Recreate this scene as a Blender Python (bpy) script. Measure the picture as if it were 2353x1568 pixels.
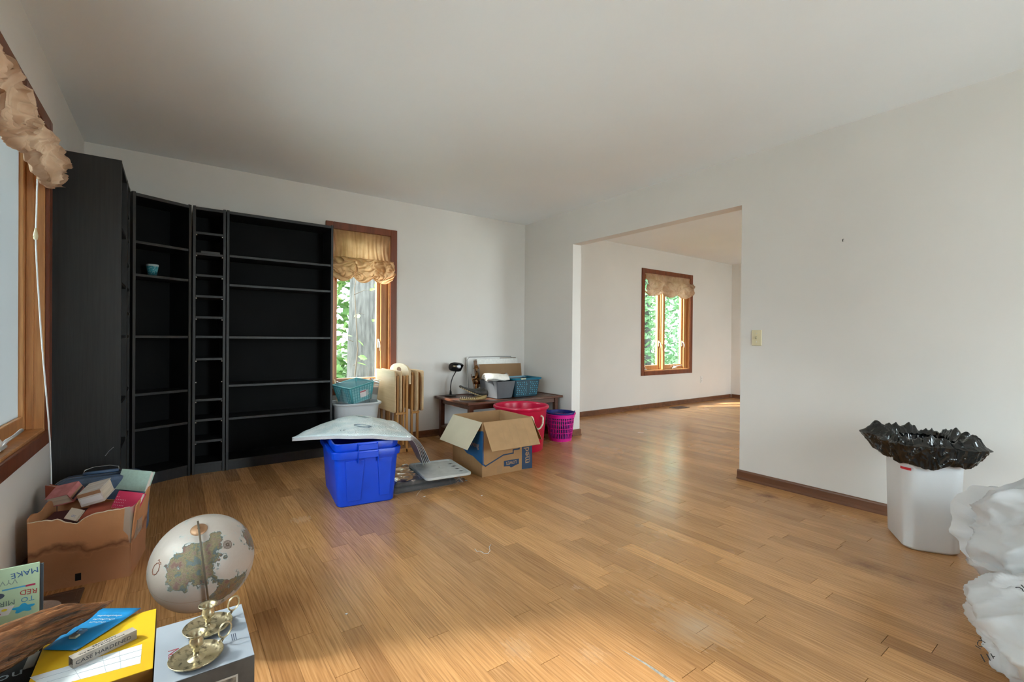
import bpy, bmesh, math, random
from math import sin, cos, pi, radians, sqrt
from mathutils import Vector, Matrix, noise

for _o in list(bpy.data.objects):
    bpy.data.objects.remove(_o)
SC = bpy.context.scene
COL = SC.collection

# ---------------------------------------------------------------- camera
W, H, FPX = 2353.0, 1568.0, 1068.2
YAW, PITCH, ROLL, EYE = 0.6301, -0.0044, 0.0079, 1.039
FWD = Vector((sin(YAW) * cos(PITCH), cos(YAW) * cos(PITCH), sin(PITCH)))
_r = Vector((cos(YAW), -sin(YAW), 0))
_u = _r.cross(FWD)
RGT = _r * cos(ROLL) + _u * sin(ROLL)
UPV = _u * cos(ROLL) - _r * sin(ROLL)
CPOS = Vector((0, 0, EYE))
cam = bpy.data.cameras.new('camera')
cam.sensor_width = 36.0
cam.lens = FPX / W * 36.0
cam.clip_start = 0.02
cam_o = bpy.data.objects.new('camera', cam)
COL.objects.link(cam_o)
cam_o.matrix_world = Matrix(((RGT.x, UPV.x, -FWD.x, 0), (RGT.y, UPV.y, -FWD.y, 0),
                             (RGT.z, UPV.z, -FWD.z, EYE), (0, 0, 0, 1)))
SC.camera = cam_o

# ---------------------------------------------------------------- world, sun, exposure
world = bpy.data.worlds.new('overcast_sky')
SC.world = world
world.use_nodes = True
_bg = world.node_tree.nodes['Background']
_bg.inputs['Color'].default_value = (0.82, 0.92, 1.0, 1)
_bg.inputs['Strength'].default_value = 7.0
SUN_DIR = Vector((0.279, -0.142, -0.272)).normalized()
_sl = bpy.data.lights.new('hazy_sun', 'SUN')
_sl.energy = 9.0
_sl.angle = radians(6)
_sl.color = (1.0, 0.97, 0.92)
_so = bpy.data.objects.new('hazy_sun', _sl)
COL.objects.link(_so)
_so.rotation_euler = SUN_DIR.to_track_quat('-Z', 'Y').to_euler()
vs = SC.view_settings
vs.view_transform = 'Standard'
vs.look = 'None'
vs.gamma = 1.0
vs.use_curve_mapping = False
vs.exposure = 1.72
SC.cycles.max_bounces = 10
SC.cycles.diffuse_bounces = 6
SC.cycles.transparent_max_bounces = 24
SC.cycles.use_denoising = True
SC.cycles.caustics_reflective = False
SC.cycles.caustics_refractive = False
SC.cycles.sample_clamp_indirect = 6.0

# ---------------------------------------------------------------- pixel -> place helpers
def ray(x, y):
    return FWD + RGT * ((x - W / 2) / FPX) - UPV * ((y - H / 2) / FPX)
def fl(x, y, z=0.0):                      # where the pixel meets the level z
    d = ray(x, y)
    return CPOS + d * ((z - EYE) / d.z)
def wx(x, y, X):
    d = ray(x, y)
    return CPOS + d * (X / d.x)
def wy(x, y, Y):
    d = ray(x, y)
    return CPOS + d * (Y / d.y)

# ---------------------------------------------------------------- mesh helpers
class G:
    def __init__(s):
        s.v, s.f, s.m = [], [], []
    def add(s, V, F, m=0):
        o = len(s.v)
        s.v += [tuple(p) for p in V]
        s.f += [tuple(i + o for i in f) for f in F]
        s.m += [m] * len(F)
        return s
    def box(s, x0, y0, z0, x1, y1, z1, m=0):
        V = [(x, y, z) for z in (z0, z1) for y in (y0, y1) for x in (x0, x1)]
        return s.add(V, [(0, 2, 3, 1), (4, 5, 7, 6), (0, 1, 5, 4), (2, 6, 7, 3), (0, 4, 6, 2), (1, 3, 7, 5)], m)
    def obox(s, c, size, R=None, m=0):
        c = Vector(c)
        h = [k / 2 for k in size]
        V = []
        for z in (-1, 1):
            for y in (-1, 1):
                for x in (-1, 1):
                    p = Vector((x * h[0], y * h[1], z * h[2]))
                    V.append(c + (R @ p if R else p))
        return s.add(V, [(0, 2, 3, 1), (4, 5, 7, 6), (0, 1, 5, 4), (2, 6, 7, 3), (0, 4, 6, 2), (1, 3, 7, 5)], m)
    def loft(s, rings, c0=True, c1=True, m=0, closed=True):
        n = len(rings[0])
        V = [p for r in rings for p in r]
        F = []
        for i in range(len(rings) - 1):
            for j in range(n if closed else n - 1):
                k = (j + 1) % n
                F.append((i * n + j, i * n + k, (i + 1) * n + k, (i + 1) * n + j))
        if c0:
            F.append(tuple(range(n - 1, -1, -1)))
        if c1:
            F.append(tuple((len(rings) - 1) * n + j for j in range(n)))
        return s.add(V, F, m)
    def tube(s, pts, r, n=8, cap=True, m=0, flat=1.0):
        pts = [Vector(p) for p in pts]
        rings, up = [], None
        for i, p in enumerate(pts):
            t = (pts[min(i + 1, len(pts) - 1)] - pts[max(i - 1, 0)]).normalized()
            if up is None:
                up = t.orthogonal().normalized()
            up = (up - t * up.dot(t))
            up = up.normalized() if up.length > 1e-6 else t.orthogonal().normalized()
            b = t.cross(up)
            rr = r[i] if isinstance(r, (list, tuple)) else r
            rings.append([p + up * (cos(2 * pi * k / n) * rr) + b * (sin(2 * pi * k / n) * rr * flat) for k in range(n)])
        return s.loft(rings, cap, cap, m)
    def lathe(s, prof, n=32, c=(0, 0, 0), sx=1.0, sy=1.0, m=0, c0=False, c1=False):
        rings = [[(c[0] + r * sx * cos(2 * pi * k / n), c[1] + r * sy * sin(2 * pi * k / n), c[2] + z) for k in range(n)] for r, z in prof]
        return s.loft(rings, c0, c1, m)
    def grid(s, fn, nu, nv, m=0):
        V = [fn(i / nu, j / nv) for j in range(nv + 1) for i in range(nu + 1)]
        F = [(j * (nu + 1) + i, j * (nu + 1) + i + 1, (j + 1) * (nu + 1) + i + 1, (j + 1) * (nu + 1) + i) for j in range(nv) for i in range(nu)]
        return s.add(V, F, m)
    def prism(s, poly, fn, t0, t1, m=0):          # fn(a, b, t) -> point
        return s.loft([[fn(a, b, t0) for a, b in poly], [fn(a, b, t1) for a, b in poly]], True, True, m)
    def mesh(s, name):
        me = bpy.data.meshes.new(name)
        me.from_pydata(s.v, [], s.f)
        me.polygons.foreach_set('material_index', s.m)
        bm = bmesh.new()
        bm.from_mesh(me)
        bmesh.ops.recalc_face_normals(bm, faces=bm.faces)
        bm.to_mesh(me)
        bm.free()
        return me
    def make(s, name, mats, parent=None, **k):
        return put(name, s.mesh(name), mats, parent, **k)

def put(name, me, mats, parent=None, smooth=False, bev=0, seg=2, solid=0, off=0, sub=0, loc=None, rot=None, weld=False):
    o = bpy.data.objects.new(name, me)
    COL.objects.link(o)
    if not me.materials:
        for m in (mats if isinstance(mats, (list, tuple)) else [mats]):
            me.materials.append(m)
    o.parent = parent
    if loc is not None:
        o.location = loc
    if rot is not None:
        o.rotation_euler = rot
    if smooth:
        for p in me.polygons:
            p.use_smooth = True
    if solid:
        md = o.modifiers.new('solid', 'SOLIDIFY')
        md.thickness = solid
        md.offset = off
    if bev:
        md = o.modifiers.new('bevel', 'BEVEL')
        md.width = bev
        md.segments = seg
        md.limit_method = 'ANGLE'
        md.angle_limit = radians(40)
        if smooth:
            md.harden_normals = False
    if sub:
        md = o.modifiers.new('sub', 'SUBSURF')
        md.levels = md.render_levels = sub
    return o

def smooth_angle(o, a=40):
    me = o.data
    for p in me.polygons:
        p.use_smooth = True
    bm = bmesh.new(); bm.from_mesh(me)
    for e in bm.edges:
        if len(e.link_faces) == 2 and e.calc_face_angle(0) > radians(a):
            e.smooth = False
    bm.to_mesh(me); bm.free()
    return o

def tag(o, label, cat, group=None):
    o['label'] = label
    o['category'] = cat
    if group:
        o['group'] = group
    return o
def thing(name, label, cat, loc=(0, 0, 0), rotz=0.0, group=None, rot=None):
    o = bpy.data.objects.new(name, None)
    COL.objects.link(o)
    o.empty_display_size = 0.05
    o.location = loc
    o.rotation_euler = rot if rot else (0, 0, rotz)
    return tag(o, label, cat, group)
def struct(o):
    o['kind'] = 'structure'
    return o
def sroot(name, loc=(0, 0, 0)):
    o = bpy.data.objects.new(name, None)
    COL.objects.link(o)
    o.empty_display_size = 0.05
    o.location = loc
    return struct(o)
def stuff(o):
    o['kind'] = 'stuff'
    return o
def rrect(w, d, r, n=4, cx=0.0, cy=0.0):
    P = []
    for sx, sy, a in ((1, 1, 0), (-1, 1, 90), (-1, -1, 180), (1, -1, 270)):
        for k in range(n + 1):
            t = radians(a + 90 * k / n)
            P.append((cx + sx * (w / 2 - r) + r * cos(t), cy + sy * (d / 2 - r) + r * sin(t)))
    return P
def ring3(P, z):
    return [(x, y, z) for x, y in P]
def axes(ax, ay, az):                    # rotation matrix from local axes
    return Matrix((ax, ay, az)).transposed()
def text(body, size, mat, parent, origin, ax, ay, name='lettering', align='CENTER', depth=0.0002, squash=1.0, bold=0.0):
    cu = bpy.data.curves.new(name, 'FONT')
    cu.body = body
    cu.size = size
    cu.align_x = align
    cu.align_y = 'CENTER'
    cu.extrude = depth
    cu.offset = bold
    cu.resolution_u = 2
    tmp = bpy.data.objects.new('tmp_text', cu)
    COL.objects.link(tmp)
    dg = bpy.context.evaluated_depsgraph_get()
    me = bpy.data.meshes.new_from_object(tmp.evaluated_get(dg))
    bpy.data.objects.remove(tmp)
    ax, ay = Vector(ax).normalized(), Vector(ay).normalized()
    az = ax.cross(ay)
    R = Matrix((ax * squash, ay, az)).transposed().to_4x4()
    me.transform(Matrix.Translation(Vector(origin)) @ R)
    me.materials.clear()
    return put(name, me, mat, parent)

# ---------------------------------------------------------------- material helpers
MATS = {}
def mat(name, col, rough=0.5, metal=0.0, spec=0.5, trans=0.0, var=0.0, vscale=6.0, bump=0.0, bscale=60.0, coat=0.0,
        stretch=(1, 1, 1), col2=None, emit=None, sheen=0.0, alpha=1.0, sss=0.0, vdet=3.0, ramp=(0.35, 0.65)):
    m = bpy.data.materials.new(name)
    m.use_nodes = True
    nt = m.node_tree
    b = nt.nodes['Principled BSDF']
    b.inputs['Base Color'].default_value = (*col, 1)
    b.inputs['Roughness'].default_value = rough
    b.inputs['Metallic'].default_value = metal
    b.inputs['Specular IOR Level'].default_value = spec
    b.inputs['Coat Weight'].default_value = coat
    b.inputs['Alpha'].default_value = alpha
    if sheen:
        b.inputs['Sheen Weight'].default_value = sheen
    tc = nt.nodes.new('ShaderNodeTexCoord')
    mp = nt.nodes.new('ShaderNodeMapping')
    mp.inputs['Scale'].default_value = stretch
    nt.links.new(tc.outputs['Object'], mp.inputs['Vector'])
    if var or col2:
        n = nt.nodes.new('ShaderNodeTexNoise')
        n.inputs['Scale'].default_value = vscale
        n.inputs['Detail'].default_value = vdet
        nt.links.new(mp.outputs['Vector'], n.inputs['Vector'])
        r = nt.nodes.new('ShaderNodeValToRGB')
        r.color_ramp.elements[0].position = ramp[0]
        r.color_ramp.elements[1].position = ramp[1]
        c2 = col2 or tuple(c * (1 - var) for c in col)
        c1 = col if col2 else tuple(min(1, c * (1 + var)) for c in col)
        r.color_ramp.elements[0].color = (*c2, 1)
        r.color_ramp.elements[1].color = (*c1, 1)
        nt.links.new(n.outputs['Fac'], r.inputs['Fac'])
        nt.links.new(r.outputs['Color'], b.inputs['Base Color'])
    if bump:
        n2 = nt.nodes.new('ShaderNodeTexNoise')
        n2.inputs['Scale'].default_value = bscale
        n2.inputs['Detail'].default_value = 4
        nt.links.new(mp.outputs['Vector'], n2.inputs['Vector'])
        bp = nt.nodes.new('ShaderNodeBump')
        bp.inputs['Strength'].default_value = bump
        bp.inputs['Distance'].default_value = 0.01
        nt.links.new(n2.outputs['Fac'], bp.inputs['Height'])
        nt.links.new(bp.outputs['Normal'], b.inputs['Normal'])
    if trans:                                     # thin translucent sheet
        out = nt.nodes['Material Output']
        tr = nt.nodes.new('ShaderNodeBsdfTranslucent')
        mx = nt.nodes.new('ShaderNodeMixShader')
        mx.inputs['Fac'].default_value = trans
        if var or col2:
            nt.links.new(r.outputs['Color'], tr.inputs['Color'])
        else:
            tr.inputs['Color'].default_value = (*col, 1)
        nt.links.new(b.outputs['BSDF'], mx.inputs[1])
        nt.links.new(tr.outputs['BSDF'], mx.inputs[2])
        nt.links.new(mx.outputs['Shader'], out.inputs['Surface'])
    MATS[name] = m
    return m
def sheer(name, col, opac, rough=0.1, glossy=0.08):          # see-through film: transparent + gloss + some body
    m = bpy.data.materials.new(name)
    m.use_nodes = True
    nt = m.node_tree
    b = nt.nodes['Principled BSDF']
    b.inputs['Base Color'].default_value = (*col, 1)
    b.inputs['Roughness'].default_value = rough
    t = nt.nodes.new('ShaderNodeBsdfTransparent')
    mx = nt.nodes.new('ShaderNodeMixShader')
    mx.inputs['Fac'].default_value = opac
    nt.links.new(t.outputs['BSDF'], mx.inputs[1])
    nt.links.new(b.outputs['BSDF'], mx.inputs[2])
    nt.links.new(mx.outputs['Shader'], nt.nodes['Material Output'].inputs['Surface'])
    MATS[name] = m
    return m
def film(name, col, body=0.06, rough=0.12, ior=1.5):       # clear plastic film: see-through, glossy by Fresnel, slightly milky
    m = bpy.data.materials.new(name)
    m.use_nodes = True
    nt = m.node_tree
    nt.nodes.remove(nt.nodes['Principled BSDF'])
    t = nt.nodes.new('ShaderNodeBsdfTransparent')
    d = nt.nodes.new('ShaderNodeBsdfDiffuse')
    d.inputs['Color'].default_value = (*col, 1)
    g = nt.nodes.new('ShaderNodeBsdfGlossy')
    g.inputs['Roughness'].default_value = rough
    fr = nt.nodes.new('ShaderNodeFresnel')
    fr.inputs['IOR'].default_value = ior
    m1 = nt.nodes.new('ShaderNodeMixShader')
    m1.inputs['Fac'].default_value = body
    m2 = nt.nodes.new('ShaderNodeMixShader')
    nt.links.new(t.outputs[0], m1.inputs[1])
    nt.links.new(d.outputs[0], m1.inputs[2])
    nt.links.new(fr.outputs[0], m2.inputs['Fac'])
    nt.links.new(m1.outputs[0], m2.inputs[1])
    nt.links.new(g.outputs[0], m2.inputs[2])
    nt.links.new(m2.outputs[0], nt.nodes['Material Output'].inputs['Surface'])
    MATS[name] = m
    return m
def glass_mat(name, tint=(0.93, 0.98, 0.96)):
    m = bpy.data.materials.new(name)
    m.use_nodes = True
    nt = m.node_tree
    nt.nodes.remove(nt.nodes['Principled BSDF'])
    t = nt.nodes.new('ShaderNodeBsdfTransparent')
    t.inputs['Color'].default_value = (*tint, 1)
    g = nt.nodes.new('ShaderNodeBsdfGlossy')
    g.inputs['Roughness'].default_value = 0.02
    fr = nt.nodes.new('ShaderNodeFresnel')
    fr.inputs['IOR'].default_value = 1.45
    mx = nt.nodes.new('ShaderNodeMixShader')
    nt.links.new(fr.outputs['Fac'], mx.inputs['Fac'])
    nt.links.new(t.outputs['BSDF'], mx.inputs[1])
    nt.links.new(g.outputs['BSDF'], mx.inputs[2])
    nt.links.new(mx.outputs['Shader'], nt.nodes['Material Output'].inputs['Surface'])
    return m
def wood(name, c1, c2, axis='Z', scale=18.0, rough=0.4, spec=0.5, bump=0.05, rp=(0.45, 0.9)):
    m = bpy.data.materials.new(name)
    m.use_nodes = True
    nt = m.node_tree
    b = nt.nodes['Principled BSDF']
    tc = nt.nodes.new('ShaderNodeTexCoord')
    oi = nt.nodes.new('ShaderNodeObjectInfo')
    va = nt.nodes.new('ShaderNodeVectorMath')
    va.operation = 'ADD'
    vm = nt.nodes.new('ShaderNodeVectorMath')
    vm.operation = 'SCALE'
    vm.inputs['Scale'].default_value = 7.0
    cb = nt.nodes.new('ShaderNodeCombineXYZ')
    for k in ('X', 'Y', 'Z'):
        nt.links.new(oi.outputs['Random'], cb.inputs[k])
    nt.links.new(cb.outputs['Vector'], vm.inputs[0])
    nt.links.new(tc.outputs['Object'], va.inputs[0])
    nt.links.new(vm.outputs['Vector'], va.inputs[1])
    mp = nt.nodes.new('ShaderNodeMapping')
    s = {'X': (0.06, 1, 1), 'Y': (1, 0.06, 1), 'Z': (1, 1, 0.06)}[axis]
    mp.inputs['Scale'].default_value = s
    nt.links.new(va.outputs['Vector'], mp.inputs['Vector'])
    n = nt.nodes.new('ShaderNodeTexNoise')
    n.inputs['Scale'].default_value = scale
    n.inputs['Detail'].default_value = 6
    n.inputs['Distortion'].default_value = 0.8
    nt.links.new(mp.outputs['Vector'], n.inputs['Vector'])
    n2 = nt.nodes.new('ShaderNodeTexNoise')
    n2.inputs['Scale'].default_value = scale * 9
    n2.inputs['Detail'].default_value = 2
    nt.links.new(mp.outputs['Vector'], n2.inputs['Vector'])
    ad = nt.nodes.new('ShaderNodeMath')
    ad.operation = 'MULTIPLY_ADD'
    ad.inputs[1].default_value = 0.35
    nt.links.new(n2.outputs['Fac'], ad.inputs[0])
    nt.links.new(n.outputs['Fac'], ad.inputs[2])
    r = nt.nodes.new('ShaderNodeValToRGB')
    r.color_ramp.elements[0].position = rp[0]
    r.color_ramp.elements[1].position = rp[1]
    r.color_ramp.elements[0].color = (*c2, 1)
    r.color_ramp.elements[1].color = (*c1, 1)
    nt.links.new(ad.outputs[0], r.inputs['Fac'])
    nt.links.new(r.outputs['Color'], b.inputs['Base Color'])
    b.inputs['Roughness'].default_value = rough
    b.inputs['Specular IOR Level'].default_value = spec
    if bump:
        bp = nt.nodes.new('ShaderNodeBump')
        bp.inputs['Strength'].default_value = bump
        bp.inputs['Distance'].default_value = 0.004
        nt.links.new(n2.outputs['Fac'], bp.inputs['Height'])
        nt.links.new(bp.outputs['Normal'], b.inputs['Normal'])
    return m
# ================================================================ materials of the room
XL, XR, XR2, YB, YF, XE, HC = -0.517, 3.459, 3.58, 4.491, -1.9, 8.22, 2.425
Y0, Y1, HH = 3.6485, 1.817, 2.061          # opening in the right wall
TW = 0.15                                  # outer wall thickness
M_WALL = mat('wall_paint', (0.75, 0.722, 0.682), 0.75, var=0.025, vscale=1.3, bump=0.02, bscale=220, spec=0.3)
M_CEIL = mat('ceiling_paint', (0.87, 0.905, 0.925), 0.85, var=0.015, vscale=1.0, bump=0.02, bscale=150, spec=0.2)
M_TRIMW = wood('trim_wood', (0.20, 0.080, 0.036), (0.11, 0.042, 0.018), 'Y', 14, 0.38)
M_CASE = wood('casing_wood', (0.235, 0.058, 0.018), (0.13, 0.033, 0.011), 'Z', 14, 0.35)
M_SASH = wood('sash_wood', (0.66, 0.33, 0.125), (0.40, 0.17, 0.06), 'Z', 22, 0.35)
M_GLASS = glass_mat('window_glass')
M_SCREEN = sheer('insect_screen', (0.36, 0.365, 0.37), 0.42, 0.6)
_tl = M_SCREEN.node_tree.nodes.new('ShaderNodeBsdfTranslucent')
_tl.inputs['Color'].default_value = (.42, .43, .44, 1)
_m3 = M_SCREEN.node_tree.nodes.new('ShaderNodeMixShader')
_m3.name = 'body'
_m3.inputs['Fac'].default_value = .35
_nt = M_SCREEN.node_tree                   # a woven screen closes up when seen along its plane
_lw = _nt.nodes.new('ShaderNodeLayerWeight')
_lw.inputs['Blend'].default_value = 0.5
_mr = _nt.nodes.new('ShaderNodeMapRange')
_mr.inputs['From Min'].default_value, _mr.inputs['From Max'].default_value = 0.0, 0.8
_mr.inputs['To Min'].default_value, _mr.inputs['To Max'].default_value = 0.14, 0.97
_nt.links.new(_lw.outputs['Facing'], _mr.inputs['Value'])
_nt.links.new(_mr.outputs['Result'], [n for n in _nt.nodes if n.type == 'MIX_SHADER' and n.name != 'body'][0].inputs['Fac'])
_mx = [n for n in _nt.nodes if n.type == 'MIX_SHADER' and n.name != 'body'][0]
_nt.links.new(_nt.nodes['Principled BSDF'].outputs[0], _m3.inputs[1])
_nt.links.new(_tl.outputs[0], _m3.inputs[2])
_nt.links.new(_m3.outputs[0], _mx.inputs[2])
M_METAL = mat('pale_metal', (0.75, 0.76, 0.74), 0.35, 0.6)
M_IVORY = mat('ivory_plastic', (0.72, 0.64, 0.42), 0.35)
M_CORD = mat('blind_cord', (0.82, 0.84, 0.86), 0.7)

def floor_material():
    m = bpy.data.materials.new('oak_strip')
    m.use_nodes = True
    nt = m.node_tree
    N, L = nt.nodes, nt.links
    b = N['Principled BSDF']
    geo = N.new('ShaderNodeNewGeometry')
    oi = N.new('ShaderNodeObjectInfo')
    at = N.new('ShaderNodeAttribute')
    at.attribute_name = 'pr'
    def math_(op, a, c, clamp=False):
        n = N.new('ShaderNodeMath')
        n.operation = op
        n.use_clamp = clamp
        for i, v in enumerate((a, c)):
            if v is None:
                continue
            if isinstance(v, (int, float)):
                n.inputs[i].default_value = v
            else:
                L.new(v, n.inputs[i])
        return n.outputs[0]
    rnd = math_('FRACT', math_('ADD', oi.outputs['Random'], at.outputs['Fac']), None)
    rnd2 = math_('FRACT', math_('MULTIPLY', rnd, 37.7), None)
    sp = N.new('ShaderNodeSeparateXYZ')
    L.new(geo.outputs['Position'], sp.inputs[0])
    cb = N.new('ShaderNodeCombineXYZ')
    L.new(math_('ADD', sp.outputs['X'], math_('MULTIPLY', rnd, 31.0)), cb.inputs['X'])
    L.new(math_('MULTIPLY', math_('ADD', sp.outputs['Y'], math_('MULTIPLY', rnd2, 17.0)), 0.13), cb.inputs['Y'])
    L.new(rnd, cb.inputs['Z'])
    wv = N.new('ShaderNodeTexWave')
    wv.wave_type = 'BANDS'
    wv.bands_direction = 'X'
    wv.inputs['Scale'].default_value = 22.0
    wv.inputs['Distortion'].default_value = 7.0
    wv.inputs['Detail'].default_value = 2.0
    wv.inputs['Detail Scale'].default_value = 1.6
    wv.inputs['Detail Roughness'].default_value = 0.45
    L.new(cb.outputs[0], wv.inputs['Vector'])
    fine = N.new('ShaderNodeTexNoise')
    fine.inputs['Scale'].default_value = 210.0
    fine.inputs['Detail'].default_value = 4.0
    fst = N.new('ShaderNodeVectorMath')
    fst.operation = 'MULTIPLY'
    fst.inputs[1].default_value = (1, .22, 1)
    L.new(cb.outputs[0], fst.inputs[0])
    L.new(fst.outputs[0], fine.inputs['Vector'])
    broad = N.new('ShaderNodeTexNoise')
    broad.inputs['Scale'].default_value = 1.1
    broad.inputs['Detail'].default_value = 4.0
    L.new(geo.outputs['Position'], broad.inputs['Vector'])
    g = math_('ADD', math_('MULTIPLY', wv.outputs['Fac'], 0.15), math_('MULTIPLY', fine.outputs['Fac'], 0.95))
    r = N.new('ShaderNodeValToRGB')
    e = r.color_ramp.elements
    e[0].position, e[0].color = 0.25, (0.33, 0.170, 0.076, 1)
    e[1].position, e[1].color = 0.88, (0.64, 0.372, 0.176, 1)
    e.new(0.55).color = (0.51, 0.274, 0.116, 1)
    L.new(g, r.inputs['Fac'])
    tint = N.new('ShaderNodeValToRGB')
    t = tint.color_ramp.elements
    t[0].position, t[0].color = 0.0, (0.80, 0.74, 0.68, 1)
    t[1].position, t[1].color = 1.0, (1.22, 1.18, 1.10, 1)
    t.new(0.3).color = (0.93, 0.90, 0.86, 1)
    t.new(0.75).color = (1.06, 1.02, 0.96, 1)
    L.new(rnd2, tint.inputs['Fac'])
    mu = N.new('ShaderNodeMix')
    mu.data_type = 'RGBA'
    mu.blend_type = 'MULTIPLY'
    mu.inputs['Factor'].default_value = 1.0
    L.new(r.outputs['Color'], mu.inputs[6])
    L.new(tint.outputs['Color'], mu.inputs[7])
    # worn, bleached patches where the finish has gone
    worn = None
    for (px, py, rad, k) in ((1600, 1440, 0.26, .8), (1500, 1380, 0.22, .5), (1190, 1490, 0.17, .55), (690, 1195, 0.13, .6), (1350, 1500, 0.2, .45), (1330, 1350, 0.16, .4)):
        c = fl(px, py)
        d = N.new('ShaderNodeVectorMath')
        d.operation = 'DISTANCE'
        d.inputs[1].default_value = c
        L.new(geo.outputs['Position'], d.inputs[0])
        v = math_('MULTIPLY', math_('SUBTRACT', 1.0, math_('DIVIDE', d.outputs['Value'], rad), True), k)
        worn = v if worn is None else math_('MAXIMUM', worn, v)
    wn = N.new('ShaderNodeTexNoise')
    wn.inputs['Scale'].default_value = 20.0
    wn.inputs['Detail'].default_value = 6.0
    wn.inputs['Roughness'].default_value = 0.7
    wst = N.new('ShaderNodeVectorMath')
    wst.operation = 'MULTIPLY'
    wst.inputs[1].default_value = (2.2, .45, 1)
    L.new(geo.outputs['Position'], wst.inputs[0])
    L.new(wst.outputs[0], wn.inputs['Vector'])
    wf = math_('MULTIPLY', math_('MULTIPLY', math_('SUBTRACT', math_('ADD', worn, wn.outputs['Fac']), 0.80, True), 1.5, True), worn, True)
    mw = N.new('ShaderNodeMix')
    mw.data_type = 'RGBA'
    L.new(wf, mw.inputs['Factor'])
    L.new(mu.outputs[2], mw.inputs[6])
    mw.inputs[7].default_value = (0.60, 0.46, 0.33, 1)
    # dark water stains by the right wall and small specks
    stain = None
    for (px, py, rad, k) in ((1760, 1140, 0.13, .8), (1880, 1165, 0.22, .55), (2010, 1200, 0.18, .5), (1990, 1300, 0.22, .55), (2180, 1390, 0.2, .6), (2080, 1330, 0.2, .45)):
        c = fl(px, py)
        d = N.new('ShaderNodeVectorMath')
        d.operation = 'DISTANCE'
        d.inputs[1].default_value = c
        L.new(geo.outputs['Position'], d.inputs[0])
        v = math_('MULTIPLY', math_('SUBTRACT', 1.0, math_('DIVIDE', d.outputs['Value'], rad), True), k)
        stain = v if stain is None else math_('MAXIMUM', stain, v)
    sn = N.new('ShaderNodeTexNoise')
    sn.inputs['Scale'].default_value = 11.0
    sn.inputs['Detail'].default_value = 8.0
    sn.inputs['Roughness'].default_value = 0.75
    L.new(geo.outputs['Position'], sn.inputs['Vector'])
    sf = math_('MULTIPLY', math_('SUBTRACT', math_('ADD', stain, sn.outputs['Fac']), 0.82, True), 1.6, True)
    ms = N.new('ShaderNodeMix')
    ms.data_type = 'RGBA'
    L.new(sf, ms.inputs['Factor'])
    L.new(mw.outputs[2], ms.inputs[6])
    ms.inputs[7].default_value = (0.10, 0.035, 0.015, 1)
    # broad tonal drift of the old finish
    mb = N.new('ShaderNodeMix')
    mb.data_type = 'RGBA'
    mb.blend_type = 'MULTIPLY'
    mb.inputs['Factor'].default_value = 1.0
    br = N.new('ShaderNodeValToRGB')
    br.color_ramp.elements[0].position, br.color_ramp.elements[0].color = 0.3, (0.90, 0.86, 0.82, 1)
    br.color_ramp.elements[1].position, br.color_ramp.elements[1].color = 0.7, (1.06, 1.05, 1.04, 1)
    L.new(broad.outputs['Fac'], br.inputs['Fac'])
    L.new(ms.outputs[2], mb.inputs[6])
    L.new(br.outputs['Color'], mb.inputs[7])
    L.new(mb.outputs[2], b.inputs['Base Color'])
    L.new(math_('ADD', math_('MULTIPLY', broad.outputs['Fac'], 0.12), math_('ADD', 0.20, math_('MULTIPLY', wf, 0.4))), b.inputs['Roughness'])
    bp = N.new('ShaderNodeBump')
    bp.inputs['Strength'].default_value = 0.06
    bp.inputs['Distance'].default_value = 0.004
    L.new(fine.outputs['Fac'], bp.inputs['Height'])
    L.new(bp.outputs['Normal'], b.inputs['Normal'])
    b.inputs['Specular IOR Level'].default_value = 0.45
    return m
M_FLOOR = floor_material()
M_SUB = mat('subfloor', (0.035, 0.018, 0.009), 0.9)

# ================================================================ floor and its strips
floor = struct(G().box(XL - TW, YF - TW, -0.06, XE + TW, YB + TW, -0.004).make('floor', M_SUB))
PW = 0.0785
rf = random.Random(11)
LEN = [0.32, 0.47, 0.62, 0.77, 0.92, 1.07, 1.22]
pl_mesh = {}
for q in LEN:
    me = G().box(0.0004, 0.0004, -0.004, PW - 0.0004, q - 0.0014, 0.0).mesh('plank')
    me.materials.append(M_FLOOR)
    pl_mesh[q] = me
planks = []
i0 = int((XL - 0.325) / PW) - 1
for i in range(i0, int((XE - 0.325) / PW) + 1):
    x = 0.325 + i * PW
    y = YF - rf.random() * 0.8
    while y < YB - 0.005:
        q = rf.choice(LEN)
        planks.append((x, y, q, rf.random()))
        y += q
def plank_score(p):
    x, y, q, _ = p
    if y < YF or y + q > YB - 0.004 or x < XL or x + PW > XE:
        return 0
    c = Vector((x + PW / 2, y + q / 2, 0)) - CPOS
    d = c.dot(FWD)
    if d < 0.8:
        return 0
    u = W / 2 + FPX * c.dot(RGT) / d
    v = H / 2 - FPX * c.dot(UPV) / d
    if u < -40 or u > W + 60 or v > H + 80:
        return 0
    if x > XR - 0.1 and not (Y1 - 0.3 < (y + q / 2) * XR / (x + 0.04) < Y0 + 0.3):
        return 0
    return q / d ** 3
planks.sort(key=plank_score, reverse=True)
g = G()
prs = []
for k, (x, y, q, rr) in enumerate(planks):
    if k < 295 and plank_score((x, y, q, rr)) > 0:
        put('plank', pl_mesh[q], M_FLOOR, floor, loc=(x, y, 0))
    else:
        xa, xb = max(x, XL - 0.02), min(x + PW, XE + 0.02)
        ya, yb = max(y, YF - 0.02), min(y + q, YB + 0.02)
        if xb - xa > 0.002 and yb - ya > 0.002:
            g.box(xa + 0.0004, ya + 0.0004, -0.004, xb - 0.0004, yb - 0.0014, 0.0)
            prs += [rr] * 6
me = bpy.data.meshes.new('far_planks')
me.from_pydata(g.v, [], g.f)
a = me.attributes.new('pr', 'FLOAT', 'FACE')
a.data.foreach_set('value', prs)
stuff(put('far_planks', me, M_FLOOR, floor))
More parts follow.
